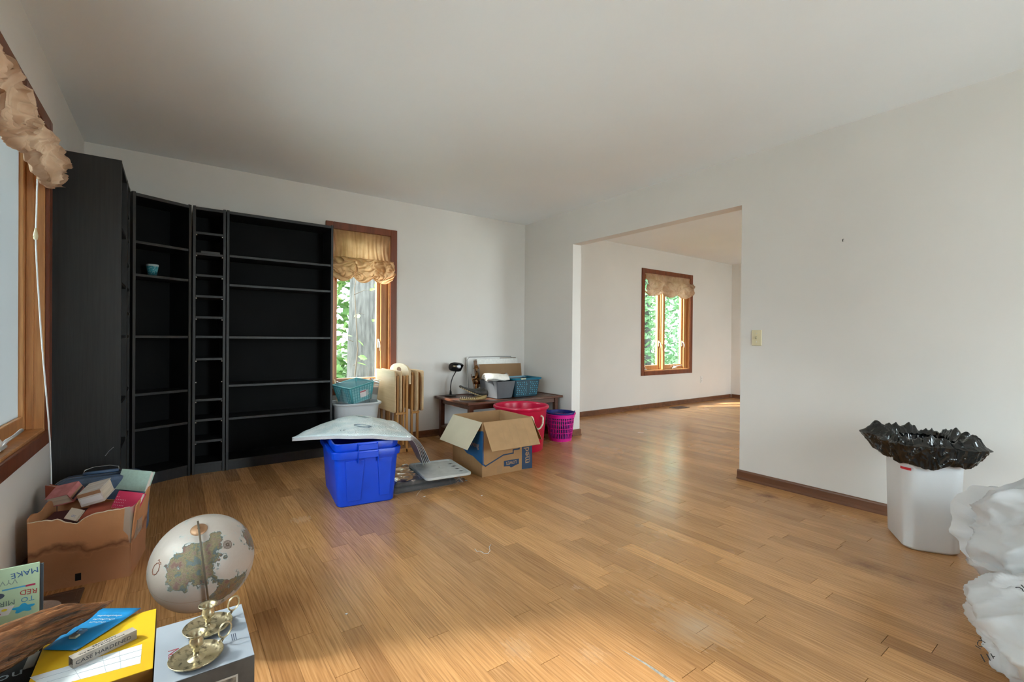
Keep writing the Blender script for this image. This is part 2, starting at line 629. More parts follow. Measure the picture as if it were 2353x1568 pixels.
# grey filler showing where a strip edge has split away
c0, c1, c2 = fl(1425, 1492), fl(1480, 1525), fl(1548, 1572)
G().add([(c0.x, c0.y, .0004), (c1.x - .002, c1.y, .0004), (c1.x + .006, c1.y, .0004), (c2.x - .004, c2.y, .0004), (c2.x + .010, c2.y, .0004)],
        [(0, 1, 2), (1, 3, 4, 2)]).make('split_filler', mat('grey_filler', (0.30, 0.29, 0.26), 0.8, var=.3, vscale=60), floor)

# ================================================================ walls and ceiling
ceiling = struct(G().box(XL - TW, YF - TW, HC, XE + TW, YB + TW, HC + 0.1).make('ceiling', M_CEIL))
WZ0, WZ1 = 0.56, 2.06                      # window openings all share one head and sill height
def holed(name, axis, c0, c1, a0, a1, holes, mt=M_WALL, top=HC):
    """wall box with window holes [(a, b, z0, z1)], axis is the long one"""
    g = G()
    def bx(p, q, z0, z1):
        if q - p > 1e-4 and z1 - z0 > 1e-4:
            g.box(*((p, c0, z0, q, c1, z1) if axis == 'X' else (c0, p, z0, c1, q, z1)))
    p = a0
    for (h0, h1, z0, z1) in sorted(holes):
        bx(p, h0, -0.06, top)
        bx(h0, h1, -0.06, z0)
        bx(h0, h1, z1, top)
        p = h1
    bx(p, a1, -0.06, top)
    return struct(g.make(name, mt))
WIN_L = (0.05, 3.245)
WIN_B = (1.194, 1.762)
WIN_F = (5.727, 6.915)
WIN_P = (1.75, 2.75)                       # unseen glazed doors added behind the camera, sized for the light they admit
WIN_Q = (5.15, 6.95)                       # glazed doors at the front of the other room
PZ0, PZ1 = 0.07, 2.16
holed('wall_left', 'Y', XL - TW, XL, YF - TW, YB + TW, [(*WIN_L, WZ0, WZ1)])
holed('wall_back', 'X', YB, YB + TW, XL - TW, XE + TW, [(*WIN_B, WZ0, WZ1), (*WIN_F, WZ0, WZ1)])
holed('wall_front', 'X', YF - TW, YF, XL - TW, XE + TW, [(*WIN_P, PZ0, PZ1), (*WIN_Q, PZ0, PZ1)])
holed('wall_right', 'Y', XR, XR2, YF, YB, [(Y1, Y0, -0.06, HH)])
struct(G().box(XE, YF, -0.06, XE + TW, YB, HC).make('wall_end', M_WALL))

# ---------------------------------------------------------------- baseboards
def baseboard(name, p, q, nrm, mt=M_TRIMW, hb=0.068, t=0.012):
    """p, q ends on the wall line, nrm points into the room"""
    p, q, n = Vector(p), Vector(q), Vector(nrm)
    prof = [(0, 0), (t + .008, 0), (t + .008, .006), (t + .003, .014), (t, .018), (t, hb - .012), (t - .003, hb - .004), (t - .007, hb), (0, hb)]
    g = G()
    g.loft([[e + n * a + Vector((0, 0, z + .0002)) for a, z in prof] for e in (p, q)])
    return struct(g.make(name, mt))
e = 0.0005
baseboard('baseboard_back', (1.85, YB - e, 0), (XR - .02, YB - e, 0), (0, -1, 0))
baseboard('baseboard_right', (XR - e, Y1 + .012, 0), (XR - e, YF + .02, 0), (-1, 0, 0))
baseboard('baseboard_pier', (XR - e, YB - .02, 0), (XR - e, Y0 - .012, 0), (-1, 0, 0))
baseboard('baseboard_jamb', (XR + .001, Y0 - e, 0), (XR2 + .012, Y0 - e, 0), (0, -1, 0))
baseboard('baseboard_left', (XL + e, YF + .02, 0), (XL + e, 3.36, 0), (1, 0, 0))
baseboard('baseboard_far', (XR2 + .02, YB - e, 0), (XE - .02, YB - e, 0), (0, -1, 0))
baseboard('baseboard_end', (XE - e, YF + .02, 0), (XE - e, YB - .02, 0), (-1, 0, 0))

# ---------------------------------------------------------------- windows
def window(n, mapf, u0, u1, z0, z1, panes, screen=False, cas=0.06, locks=True, cranks=(), case_mat=M_CASE):
    """mapf(u, w, z): u along the wall, w outwards from the inner wall face"""
    root = sroot('window_%d' % n)
    def bx(name, a0, a1, w0, w1, b0, b1, mt, par=root, bev=.003):
        P = [mapf(u, w, z) for z in (b0, b1) for w in (w0, w1) for u in (a0, a1)]
        g = G().add(P, [(0, 2, 3, 1), (4, 5, 7, 6), (0, 1, 5, 4), (2, 6, 7, 3), (0, 4, 6, 2), (1, 3, 7, 5)])
        return g.make(name, mt, par, bev=bev, seg=1)
    bx('casing', u0 - cas, u0 + .006, -.018, -.0005, z0 - cas, z1 + cas, case_mat)
    bx('casing', u1 - .006, u1 + cas, -.018, -.0005, z0 - cas, z1 + cas, case_mat)
    bx('casing', u0 + .0062, u1 - .0062, -.018, -.0005, z1 - .006, z1 + cas, case_mat)
    bx('casing', u0 + .0062, u1 - .0062, -.018, -.0005, z0 - cas, z0 + .006, case_mat)
    for a0, a1, b0, b1 in ((u0, u0 + .018, z0, z1), (u1 - .018, u1, z0, z1), (u0 + .018, u1 - .018, z1 - .018, z1), (u0 + .018, u1 - .018, z0, z0 + .018)):
        bx('jamb', a0, a1, -.002, .148, b0, b1, M_SASH)
    for k, (a0, a1) in enumerate(panes):
        sw, sb = .045, .055
        S = bx('sash', a0, a0 + sw, .062, .105, z0 + .02, z1 - .02, M_SASH)
        bx('sash_stile', a1 - sw, a1, .062, .105, z0 + .02, z1 - .02, M_SASH, S)
        bx('sash_rail', a0 + sw, a1 - sw, .062, .105, z1 - .02 - sb, z1 - .02, M_SASH, S)
        bx('sash_rail', a0 + sw, a1 - sw, .062, .105, z0 + .02, z0 + .02 + sb + .012, M_SASH, S)
        bx('stop', a0 - .004, a0 + .012, .035, .062, z0 + .018, z1 - .018, M_SASH)
        bx('stop', a1 - .012, a1 + .004, .035, .062, z0 + .018, z1 - .018, M_SASH)
        ga, gb, gz0, gz1 = a0 + sw - .004, a1 - sw + .004, z0 + .02 + sb + .008, z1 - .02 - sb + .004
        g = G().add([mapf(ga, .088, gz0), mapf(gb, .088, gz0), mapf(gb, .088, gz1), mapf(ga, .088, gz1)], [(0, 1, 2, 3)])
        g.make('pane', M_GLASS, S)
        bead = mat('glazing_bead_%d%d' % (n, k), (0.70, 0.74, 0.73), .5)
        for c0, c1, d0, d1 in ((ga, ga + .007, gz0, gz1), (gb - .007, gb, gz0, gz1), (ga + .007, gb - .007, gz0, gz0 + .007), (ga + .007, gb - .007, gz1 - .007, gz1)):
            bx('glazing_bead', c0, c1, .080, .0865, d0, d1, bead, S, bev=0)
        if screen:
            g = G().add([mapf(ga + .006, .0795, gz0 + .006), mapf(gb - .006, .0795, gz0 + .006), mapf(gb - .006, .0795, gz1 - .006), mapf(ga + .006, .0795, gz1 - .006)], [(0, 1, 2, 3)])
            g.make('insect_screen', M_SCREEN, root)
        if locks:
            zc = z0 + .38
            bx('latch_plate', a1 - .036, a1 - .016, .050, .0615, zc, zc + .09, M_METAL)
            g = G().tube([mapf(a1 - .026, .05, zc + .07), mapf(a1 - .026, .025, zc + .06), mapf(a1 - .026, .012, zc + .02), mapf(a1 - .026, .018, zc - .03)], [.006, .006, .0055, .004], 6)
            g.make('latch_lever', M_METAL, root, smooth=True)
    for i in range(len(panes) - 1):
        bx('mullion', panes[i][1] + .0042, panes[i + 1][0] - .0042, .0, .125, z0 + .018, z1 - .018, M_SASH)
    for (cu, du) in cranks:
        zz = z0 + .024
        c = bx('crank', cu - .05, cu + .05, .02, .045, zz, zz + .014, M_METAL, bev=.004)
        G().tube([mapf(cu, .03, zz + .014), mapf(cu + du * .02, .018, zz + .032), mapf(cu + du * .075, .008, zz + .040), mapf(cu + du * .155, .0, zz + .052)], [.008, .0075, .006, .0075], 8).make('crank_arm', M_METAL, c, smooth=True)
        G().lathe([(0.0001, 0), (.011, .002), (.012, .02), (.006, .03), (.0001, .032)], 10, mapf(cu, .035, zz + .012)).make('crank_hub', M_METAL, c, smooth=True)
    return root
mapB = lambda u, w, z: (u, YB + w, z)
mapL = lambda u, w, z: (XL - w, u, z)
mapF = lambda u, w, z: (u, YF - w, z)
mid = (WIN_L[0] + WIN_L[1]) / 2
window(1, mapL, *WIN_L, WZ0, WZ1, [(WIN_L[0] + .02, WIN_L[0] + 1.045), (WIN_L[0] + 1.105, WIN_L[0] + 2.09), (WIN_L[0] + 2.15, WIN_L[1] - .02)], screen=True, cranks=((2.66, 1),), locks=False)
window(2, mapB, *WIN_B, WZ0, WZ1, [(WIN_B[0] + .02, WIN_B[1] - .075)], cranks=((1.40, 1),))
# the deeper wood reveal at the right of the back window: extra vertical stops
window(3, mapB, *WIN_F, WZ0, WZ1, [(WIN_F[0] + .02, 6.195), (6.255, WIN_F[1] - .10)], cranks=((5.80, -.3), (6.55, 1)))
window(4, mapF, *WIN_P, PZ0, PZ1, [(WIN_P[0] + .02, WIN_P[1] - .02)], locks=False)
window(5, mapF, *WIN_Q, PZ0, PZ1, [(WIN_Q[0] + .02, 6.02), (6.08, WIN_Q[1] - .02)], locks=False)
# side boards that fill the reveals where the sash is narrower than the opening
for (wn, a, bb) in (('window_2', WIN_B[1] - .07, WIN_B[1] - .018), ('window_3', WIN_F[1] - .095, WIN_F[1] - .018)):
    G().box(a, YB + .05, WZ0 + .018, bb, YB + .11, WZ1 - .018).make('reveal_board', M_SASH, bpy.data.objects[wn], bev=.003)

# window light portals (guide the sampling of the sky, give no light of their own)
def portal(c, sx, sy, d):
    l = bpy.data.lights.new('sky_portal', 'AREA')
    l.shape = 'RECTANGLE'
    l.size, l.size_y = sx, sy
    l.cycles.is_portal = True
    o = bpy.data.objects.new('sky_portal', l)
    COL.objects.link(o)
    o.location = c
    o.rotation_euler = Vector(d).to_track_quat('-Z', 'Y').to_euler()
zc, hz = (WZ0 + WZ1) / 2, WZ1 - WZ0
pc, ph = (PZ0 + PZ1) / 2, PZ1 - PZ0
portal((XL - TW - .02, (WIN_L[0] + WIN_L[1]) / 2, zc), WIN_L[1] - WIN_L[0], hz, (1, 0, 0))
portal(((WIN_B[0] + WIN_B[1]) / 2, YB + TW + .02, zc), WIN_B[1] - WIN_B[0], hz, (0, -1, 0))
portal(((WIN_F[0] + WIN_F[1]) / 2, YB + TW + .02, zc), WIN_F[1] - WIN_F[0], hz, (0, -1, 0))
portal(((WIN_P[0] + WIN_P[1]) / 2, YF - TW - .02, pc), WIN_P[1] - WIN_P[0], ph, (0, 1, 0))
portal(((WIN_Q[0] + WIN_Q[1]) / 2, YF - TW - .02, pc), WIN_Q[1] - WIN_Q[0], ph, (0, 1, 0))
# ================================================================ bookcases
M_BLACK = mat('black_veneer', (0.0105, 0.0103, 0.0101), 0.46, var=.35, vscale=10, stretch=(8, 8, .35), bump=.05, bscale=30, spec=0.55, vdet=6)
M_BACK = mat('shaded_backboard', (0.0035, 0.0034, 0.0033), 0.65, spec=.15, var=.3, vscale=4)  # darker than the veneer, painting in the shade behind the shelves
M_PEG = mat('steel_peg', (0.8, 0.8, 0.8), .3, .7)
def bookcase(label, loc, rotz, w, shelves, d=0.275, h=2.02, pegs=(), group=None, t=0.018, holes=True):
    r = thing('bookcase', label, 'bookcase', loc, rotz, group)
    sp = G().box(0, 0, 0, t, d, h).mesh('side_panel')
    put('side_panel', sp, M_BLACK, r, bev=.001, seg=1)
    put('side_panel', sp, M_BLACK, r, loc=(w - t, 0, 0), bev=.001, seg=1)
    e = .0004
    G().box(t + e, .0, h - .028, w - t - e, d, h - .006).make('top_board', M_BLACK, r, bev=.001, seg=1)
    G().box(t + e, .004, .062, w - t - e, d, .08).make('bottom_board', M_BLACK, r, bev=.001, seg=1)
    G().box(t + e, .012, 0, w - t - e, .030, .0615).make('plinth', M_BLACK, r)
    G().box(t + e, d - .004, .0805, w - t - e, d - .0005, h - .0285).make('back_panel', M_BACK, r)
    sm = G().box(t + .001, .004, -.018, w - t - .001, d - .012, 0).mesh('shelf')
    for z in shelves:
        put('shelf', sm, M_BLACK, r, loc=(0, 0, z), bev=.001, seg=1)
    pm = G().tube([(0, 0, 0), (.008, 0, 0)], .005, 6).mesh('shelf_peg')
    for z in pegs:
        for x in (t, w - t - .008):
            put('shelf_peg', pm, M_PEG, r, loc=(x, .012, z - .024))
    if holes:                                   # rows of drilled peg holes on the inner side
        g = G()
        z = .16
        while z < h - .12:
            for y in (.04,):
                g.add([(w - t - .0006, y, z), (w - t - .0006, y + .005, z), (w - t - .0006, y + .005, z + .005), (w - t - .0006, y, z + .005)], [(0, 1, 2, 3)])
            z += .032
        stuff(g.make('peg_holes', mat('peg_hole_%d' % len(MATS), (.06, .06, .06), .8), r))
    return r
SD = [1.676, 1.450, 1.043, 0.665, 0.408]
bookcase('wide black bookcase unit beside the narrow single window', (0.334, 4.2145, 0), 0, 0.796, SD)
SCc = [1.829, 1.672, 1.51, 1.352, 1.193, 1.045, .876, .566, .413, .251]
bookcase('narrow black bookcase tower with many close shelves, between two wider units', (0.118, 4.2145, 0), 0, 0.210, SCc,
         pegs=[1.829, 1.672, 1.51, 1.352, 1.193, .876, .716, .566, .413, .251])
_p, _q = Vector((-0.222, 4.052, 0)), Vector((0.109, 4.2165, 0))
bookcase('angled black bookcase unit in the room corner, holding the paper cup', _p, math.atan2(_q.y - _p.y, _q.x - _p.x), (_q - _p).length, [1.69, 1.465, 1.043, .645, .403], d=.262)
bookcase('slim black bookcase tower between the angled corner unit and the unit showing its side panel', (-0.2335, 3.80, 0), pi / 2, 0.215, SCc[:6] + [.70, .41], d=.279)
bookcase('black bookcase unit showing its broad side panel beside the wide screened window', (-0.2345, 3.391, 0), pi / 2, 0.402, [1.66, 1.35, 1.043, .665, .408], d=.279)
# scratches on the visible side panel
bk = [o for o in bpy.data.objects if o.name.startswith('bookcase')][-1]
G().tube([(-.0006, .03, .42), (-.0006, .05, .40), (-.0006, .066, .375)], .0016, 5).make('scratch', mat('scratch', (.25, .25, .25), .7), bk)
# things standing on shelves
cp = wy(350, 631, 4.262)
c = thing('paper_cup', 'teal paper cup standing on a black bookcase shelf', 'cup', (cp.x, 4.262, 1.4652))
G().lathe([(.0001, .002), (.024, .002), (.0245, 0), (.0365, .083), (.0355, .083), (.0235, .004), (.0001, .004)], 28).make('body', mat('teal_paper', (0.03, 0.30, 0.37), .55, col2=(.30, .55, .58), vscale=110, ramp=(.36, .5)), c, smooth=True)
G().lathe([(.0368, .078), (.0372, .092), (.0352, .092), (.0352, .078)], 28).make('rim', mat('cup_rim', (.55, .68, .70), .5), c, smooth=True)
G().lathe([(.0001, .081), (.0352, .081)], 28).make('inside', mat('cup_inside', (.75, .45, .38), .6), c)
tag(G().box(.168, 4.235, 1.6722, .292, 4.30, 1.690).make('cassette_case', mat('dark_plastic', (.03, .03, .032), .35), bev=.002), 'flat black cassette case lying on a narrow bookcase shelf', 'case')

# ================================================================ balloon shades
def shade_mat(name, c, c2, tr):
    m = mat(name, c, .85, col2=c2, vscale=9, trans=tr, vdet=6, spec=.15)
    return m
M_SHADE = shade_mat('tan_shade_cloth', (.58, .36, .19), (.44, .25, .12), .38)
M_SHADE2 = shade_mat('beige_shade_cloth', (.62, .43, .30), (.48, .31, .20), .30)
def rn(x, y, z):
    return noise.noise(Vector((x, y, z)))
def ridge(x, y, z):
    return 1 - abs(noise.noise(Vector((x, y, z)))) * 2
def balloon(name, label, mapf, u0, u1, ztop, zmid, zlow, bulge, seed, mt, nu=150, nv=110, puffs=2, flat=.5, lean=0.0, group='gathered balloon shades over the windows'):
    """upper part hangs with fine pleats, lower part is bunched into puffs"""
    wid = u1 - u0
    def fn(a, b):
        u = u0 + a * wid
        z = ztop + (zmid - ztop) * min(1, b / flat) if b < flat else 0
        ple = sin(a * wid * 150 + 2.2 * rn(a * 9, b * 2, seed)) * .005 + rn(a * 26, b * 2.2, seed) * .012
        if b < flat:
            k = b / flat
            w = -.004 - ple * (.4 + .6 * k) - .018 * k * k
            sag = 0
            pinch = (a - .5) * .10 * sin(pi * k * .9) * 0.6
            return mapf(u - pinch * wid, w, z)
        k = (b - flat) / (1 - flat)
        pf = abs(sin(pi * a * puffs))
        drop = (zmid - zlow) * (.80 + .20 * pf)
        # the cloth rolls out, down and back under itself
        t = k * pi * 1.12
        rr = bulge * (.72 + .35 * pf)
        z = zmid - drop * (1 - cos(min(t, pi))) / 2 + (.03 * max(0, t - pi) / .4)
        w = -.02 - rr * sin(min(t, pi)) ** .8 + (.02 * max(0, t - pi))
        f = max(0, ridge(u * 9 + 1.8 * rn(u * 5, k * 3, seed + 3), k * 2.4 + u * 1.8, seed)) ** 1.6
        f2 = max(0, ridge(u * 19 + 2.5 * rn(u * 6, k * 4, seed), k * 6 - u * 4, seed + 9)) ** 1.8
        amp = sin(pi * min(1, k * 1.02)) * .9 + .15
        f3 = max(0, ridge(u * 15 + 2 * rn(u * 7, k * 5, seed + 1), k * 3.2 + u * 7, seed + 4)) ** 2
        w -= (f * .040 + f2 * .013 + f3 * .022 - .032) * amp
        z += (rn(u * 11, k * 5, seed + 5) * .022 + f2 * .008) * amp
        u += rn(a * 8, k * 6, seed + 7) * .02 * amp + (a - .5) * .05 * sin(pi * k)
        return mapf(u, w, z)
    r = thing(name, label, 'window shade', (0, 0, 0), 0, group)
    G().grid(fn, nu, nv).make('cloth', mt, r, smooth=True)
    P = [mapf(u0 + wid * k / 60, -.007 + .003 * sin(k * 2.1), ztop + .006 + .003 * (k % 2)) for k in range(61)]
    G().tube(P, .008, 6).make('header_gathers', mt, r, smooth=True)
    return r
balloon('balloon_shade', 'tan balloon shade glowing over the narrow window beside the bookcases', mapB, WIN_B[0] + .005, WIN_B[1] - .006, 2.052, 1.80, 1.565, .075, 3.1, M_SHADE, nu=200, nv=190, puffs=3, flat=.5)
for _k, (_n, _lab) in enumerate(((0, ''), (120, 'beige balloon shade over the middle pane of the wide screened window'), (420, 'beige balloon shade bunched thickly over the screened window pane next to the bookcases'))):
    if not _n:
        continue
    _a = WIN_L[0] + (WIN_L[1] - WIN_L[0]) * _k / 3
    balloon('balloon_shade', _lab, mapL, _a - .004, _a + (WIN_L[1] - WIN_L[0]) / 3 + .012, 2.045, 1.985, 1.735, .058, 8.7 + 3 * _k, M_SHADE2, nu=_n, nv=60 if _k < 2 else 190, puffs=2, flat=.18)
balloon('balloon_shade', 'crumpled beige balloon shade over the twin window in the next room', mapB, WIN_F[0] + .005, WIN_F[1] - .005, 2.052, 1.96, 1.71, .085, 5.5, M_SHADE2, nu=300, nv=150, puffs=3, flat=.25)
# pull cord with its knot by the left window
cr = thing('pull_cord', 'white pull cord hanging loose down the wide screened window', 'cord', (0, 0, 0))
pts = [wx(x, y, X) for x, y, X in ((86, 410, -.50), (84, 480, -.50), (82, 545, -.497), (84, 600, -.49), (90, 700, -.485), (97, 800, -.48), (104, 880, -.475), (111, 960, -.470), (115, 1020, -.468), (117.5, 1080, -.468), (118.5, 1130, -.468))]
pp = []
for a, b in zip(pts, pts[1:]):
    for k in range(6):
        pp.append(a.lerp(b, k / 6) + Vector((0, sin(k * 1.7) * .0012, 0)))
pp.append(pts[-1])
G().tube(pp, .0032, 6).make('cord', M_CORD, cr, smooth=True)
k0 = wx(82, 540, -.497)
G().lathe([(.0001, -.024), (.007, -.02), (.009, -.004), (.006, .014), (.0035, .03), (.0001, .031)], 10, k0).make('knot', M_IVORY, cr, smooth=True)

# ================================================================ wall plates, hook, vents
def wall_switch():
    a, b = wx(1728, 759, XR), wx(1751, 795, XR)
    yc, zc = (a.y + b.y) / 2, (a.z + b.z) / 2
    r = thing('light_switch', 'ivory toggle light switch on the white wall by the opening', 'switch', (XR - .0005, yc, zc))
    G().box(-.006, -.036, -.057, 0, .036, .057).make('plate', M_IVORY, r, bev=.003)
    G().obox((-.010, 0, .003), (.012, .009, .02), Matrix.Rotation(radians(25), 3, 'Y')).make('toggle', mat('switch_toggle', (.45, .40, .27), .4), r, bev=.001)
    for z in (-.03, .03):
        G().lathe([(.0001, .0), (.0035, 0), (.003, .0015), (.0001, .0018)], 10).make('screw', M_METAL, r, loc=(-.006, 0, z), rot=(0, -pi / 2, 0))
wall_switch()
a, b = wy(1608, 865, YB), wy(1615, 880, YB)
r = thing('outlet', 'white wall outlet below the twin window in the next room', 'outlet', ((a.x + b.x) / 2, YB - .0005, (a.z + b.z) / 2))
G().box(-.036, -.006, -.057, .036, 0, .057).make('plate', mat('white_plastic', (.72, .72, .70), .4), r, bev=.003)
for z in (-.02, .02):
    G().lathe([(.0001, 0), (.014, 0), (.013, .002), (.0001, .002)], 14).make('receptacle', mat('outlet_face%d' % int(z * 100), (.6, .6, .58), .4), r, loc=(0, -.006, z), rot=(pi / 2, 0, 0))
h = wx(1938, 552, XR)
tag(G().tube([(XR - .001, h.y, h.z + .006), (XR - .012, h.y, h.z + .004), (XR - .014, h.y, h.z - .004), (XR - .009, h.y, h.z - .010)], .002, 6).make('wall_hook', mat('dark_metal', (.05, .045, .04), .4, .8), smooth=True), 'small dark picture hook in the bare white wall', 'hook')
def register(label, cx, cy, w, d, rotz, n=14):
    r = thing('floor_register', label, 'vent', (cx, cy, 0.0), rotz)
    mb = mat('register_bronze_%d' % n, (.14, .085, .06), .45, .5)
    G().box(-w / 2, -d / 2, .0002, w / 2, d / 2, .0012).make('pan', mat('register_dark_%d' % n, (.012, .01, .009), .8), r)
    f = .018
    for x0, y0, x1, y1 in ((-w / 2, -d / 2, w / 2, -d / 2 + f), (-w / 2, d / 2 - f, w / 2, d / 2), (-w / 2, -d / 2 + f, -w / 2 + f, d / 2 - f), (w / 2 - f, -d / 2 + f, w / 2, d / 2 - f)):
        G().box(x0, y0, .0012, x1, y1, .006).make('frame', mb, r, bev=.001, seg=1)
    sm = G().box(-w / 2 + f, -.0028, .0012, w / 2 - f, .0028, .005).mesh('slat')
    for k in range(n):
        put('slat', sm, mb, r, loc=(0, -d / 2 + f + (d - 2 * f) * (k + .5) / n, 0))
register('dark bronze floor register half under the worn book carton', -.40, 2.505, .22, .13, 0)
register('dark floor register on the oak floor of the next room', 6.31, 4.26, .30, .16, 0, 10)
# ================================================================ outside the windows
M_BARK = mat('bark', (.065, .062, .056), .9, col2=(.028, .026, .023), vscale=9, stretch=(3, 3, .5), bump=.8, bscale=16)
def leaf_mat(name, c, c2):
    return mat(name, c, .55, col2=c2, vscale=1.3, trans=.45, vdet=3)
M_LEAF = leaf_mat('spring_leaf', (.17, .27, .085), (.08, .16, .045))
M_LEAF2 = leaf_mat('far_leaf', (.16, .27, .13), (.08, .18, .08))
M_GRASS = mat('lawn', (.06, .09, .03), .9, col2=(.035, .05, .02), vscale=2)
gp = tag(G().box(-40, -40, -.75, 50, 60, -.70).make('lawn', M_GRASS), 'green lawn outside the house', 'lawn')
gp['kind'] = 'stuff'
del gp['category']
pt = tag(G().box(-9, -14, -.70, 16, YF - TW - .01, -.10).make('bounce_slab', mat('pale_concrete', (.58, .57, .55), .9, var=.08, vscale=1.5)), 'unseen pale concrete slab added outside the glazed doors to bounce light indoors', 'bounce_slab')  # unseen pale slab, added to bounce daylight up to the ceiling
pt['kind'] = 'stuff'
del pt['category']
pt2 = tag(G().box(-4.9, YF - TW, -.70, XL - TW - .01, 9, -.12).make('bounce_path', mat('bounce_concrete', (.56, .55, .53), .9, var=.08, vscale=1.5)), 'unseen pale concrete path added beside the house to bounce light indoors', 'bounce_path')  # unseen pale paving, added to throw light up through the side window
pt2['kind'] = 'stuff'
del pt2['category']
def trunk(label, x, y, r0, hgt, seed, lean=0.0):
    t = thing('tree', label, 'tree', (x, y, -.699), 0, 'trees outside the windows')
    rg = []
    for k in range(18):
        z = hgt * k / 17
        rr = r0 * (1 - .35 * k / 17) * (1 + .35 * max(0, 1 - k / 3))
        rg.append([(lean * z + rr * cos(a) * (1 + .10 * rn(cos(a) * 2, sin(a) * 2, z * .8 + seed)), rr * sin(a) * (1 + .10 * rn(sin(a) * 2, cos(a) * 2, z * .7 + seed)), z) for a in [2 * pi * j / 18 for j in range(18)]])
    G().loft(rg).make('trunk', M_BARK, t, smooth=True)
    return t
def leaves(n, lo, hi, size, seed, cluster=60):
    rd = random.Random(seed)
    g = G()
    cs = [Vector([rd.uniform(lo[k], hi[k]) for k in range(3)]) for _ in range(cluster)]
    for _ in range(n):
        c = rd.choice(cs) + Vector((rd.gauss(0, .5), rd.gauss(0, .5), rd.gauss(0, .32)))
        if c.y < lo[1]:
            c.y = lo[1] + rd.random() * .5
        s = size * rd.uniform(.6, 1.4)
        ax = Vector((rd.gauss(0, 1), rd.gauss(0, 1), rd.gauss(0, .5))).normalized()
        nr = Vector((rd.gauss(0, .5), rd.gauss(0, .5), 1)).normalized()
        bx = nr.cross(ax).normalized()
        g.add([c - ax * s, c - bx * s * .45 - nr * s * .08, c + ax * s, c + bx * s * .45 - nr * s * .08], [(0, 1, 2), (0, 2, 3)])
    return g
t1 = trunk('grey-barked tree trunk rising among leaves outside the narrow single window', 2.42, 7.3, .27, 7, 3, .012)
stuff(leaves(17000, (-.6, 7.6, -.4), (6.5, 12.0, 6.4), .13, 5, 150).make('foliage', M_LEAF, t1)).matrix_parent_inverse = Matrix.Translation((-2.42, -7.3, .699))
t2 = trunk('leafy tree outside the twin window of the next room', 12.4, 9.6, .16, 6, 9)
stuff(leaves(26000, (8.0, 7.6, -.4), (17.5, 13.0, 6.6), .105, 8, 220).make('foliage', M_LEAF2, t2)).matrix_parent_inverse = Matrix.Translation((-12.4, -9.6, .699))
# a nearer leafy sapling just outside the back window
sp = thing('sapling', 'thin leafy sapling close outside the narrow single window', 'shrub', (1.62, 5.35, -.699))
rd = random.Random(4)
G().tube([(0, 0, 0), (.02, 0, .9), (.10, .02, 1.6), (.06, .03, 2.3), (.16, .05, 2.9)], [.012, .010, .008, .006, .003], 6).make('stem', mat('twig', (.06, .045, .03), .8), sp, smooth=True)
for k in range(6):
    z0 = 1.15 + .27 * k
    a = rd.uniform(0, 6.28)
    G().tube([(.05, .02, z0), (.05 + .16 * cos(a), .02 + .10 * sin(a), z0 + .07), (.05 + .32 * cos(a), .02 + .16 * sin(a), z0 + .05)], [.004, .003, .0015], 5).make('twig', MATS['twig'], sp, smooth=True)
lm = G()
lp = [(-.5, 0, 0), (-.25, .24, .03), (.1, .28, .03), (.5, 0, -.05), (.1, -.28, .03), (-.25, -.24, .03)]
lm.add([(0, 0, -.03)] + lp, [(0, i + 1, (i + 1) % 6 + 1) for i in range(6)])
lme = lm.mesh('leaf')
lme.materials.append(M_LEAF)
for k in range(34):
    o = put('leaf', lme, M_LEAF, sp, loc=(rd.uniform(-.38, .42), rd.uniform(-.12, .22), rd.uniform(1.15, 2.75)), rot=(rd.gauss(0, .5), rd.gauss(.2, .5), rd.uniform(0, 6.28)))
    s = rd.uniform(.07, .13)
    o.scale = (s, s, s)
dapple_tree = trunk('unseen small leafy tree added outside the wide screened window to dapple the sun', -3.3, 4.9, .09, 4.2, 5)  # unseen tree, crown added to break up the sun entering this window
stuff(leaves(3200, (-3.5, 0.6, 2.55), (-2.7, 4.7, 4.0), .075, 21, 60).make('foliage', M_LEAF2, dapple_tree)).matrix_parent_inverse = Matrix.Translation((3.3, -4.9, .699))
# neighbouring grey siding seen at a slant through the left window screen
nb = thing('neighbor_house', 'pale grey neighbouring house wall seen through the window screen', 'house', (-5.2, 6.0, -.70))
sm = G().box(0, -7, 0, .02, 7, .19).mesh('siding_board')
ms = mat('grey_siding', (.16, .165, .17), .7, var=.06, vscale=2)
for k in range(17):
    put('siding_board', sm, ms, nb, loc=(-.006 * (k % 2), 0, .2 * k))
G().box(-.3, -7, 0, -.01, 7, 3.5).make('wall', ms, nb)
# ================================================================ left foreground
c1 = lambda x, y: (x / 3.0275, 1050 + y / 3.0275)
c2 = lambda x, y: (300 + x / 3.75, 1150 + y / 3.75)
c3 = lambda x, y: (90 + x / 8.715, 1060 + y / 8.715)
cy_ = lambda x, y: (60 + x / 7.353, 1360 + y / 7.353)

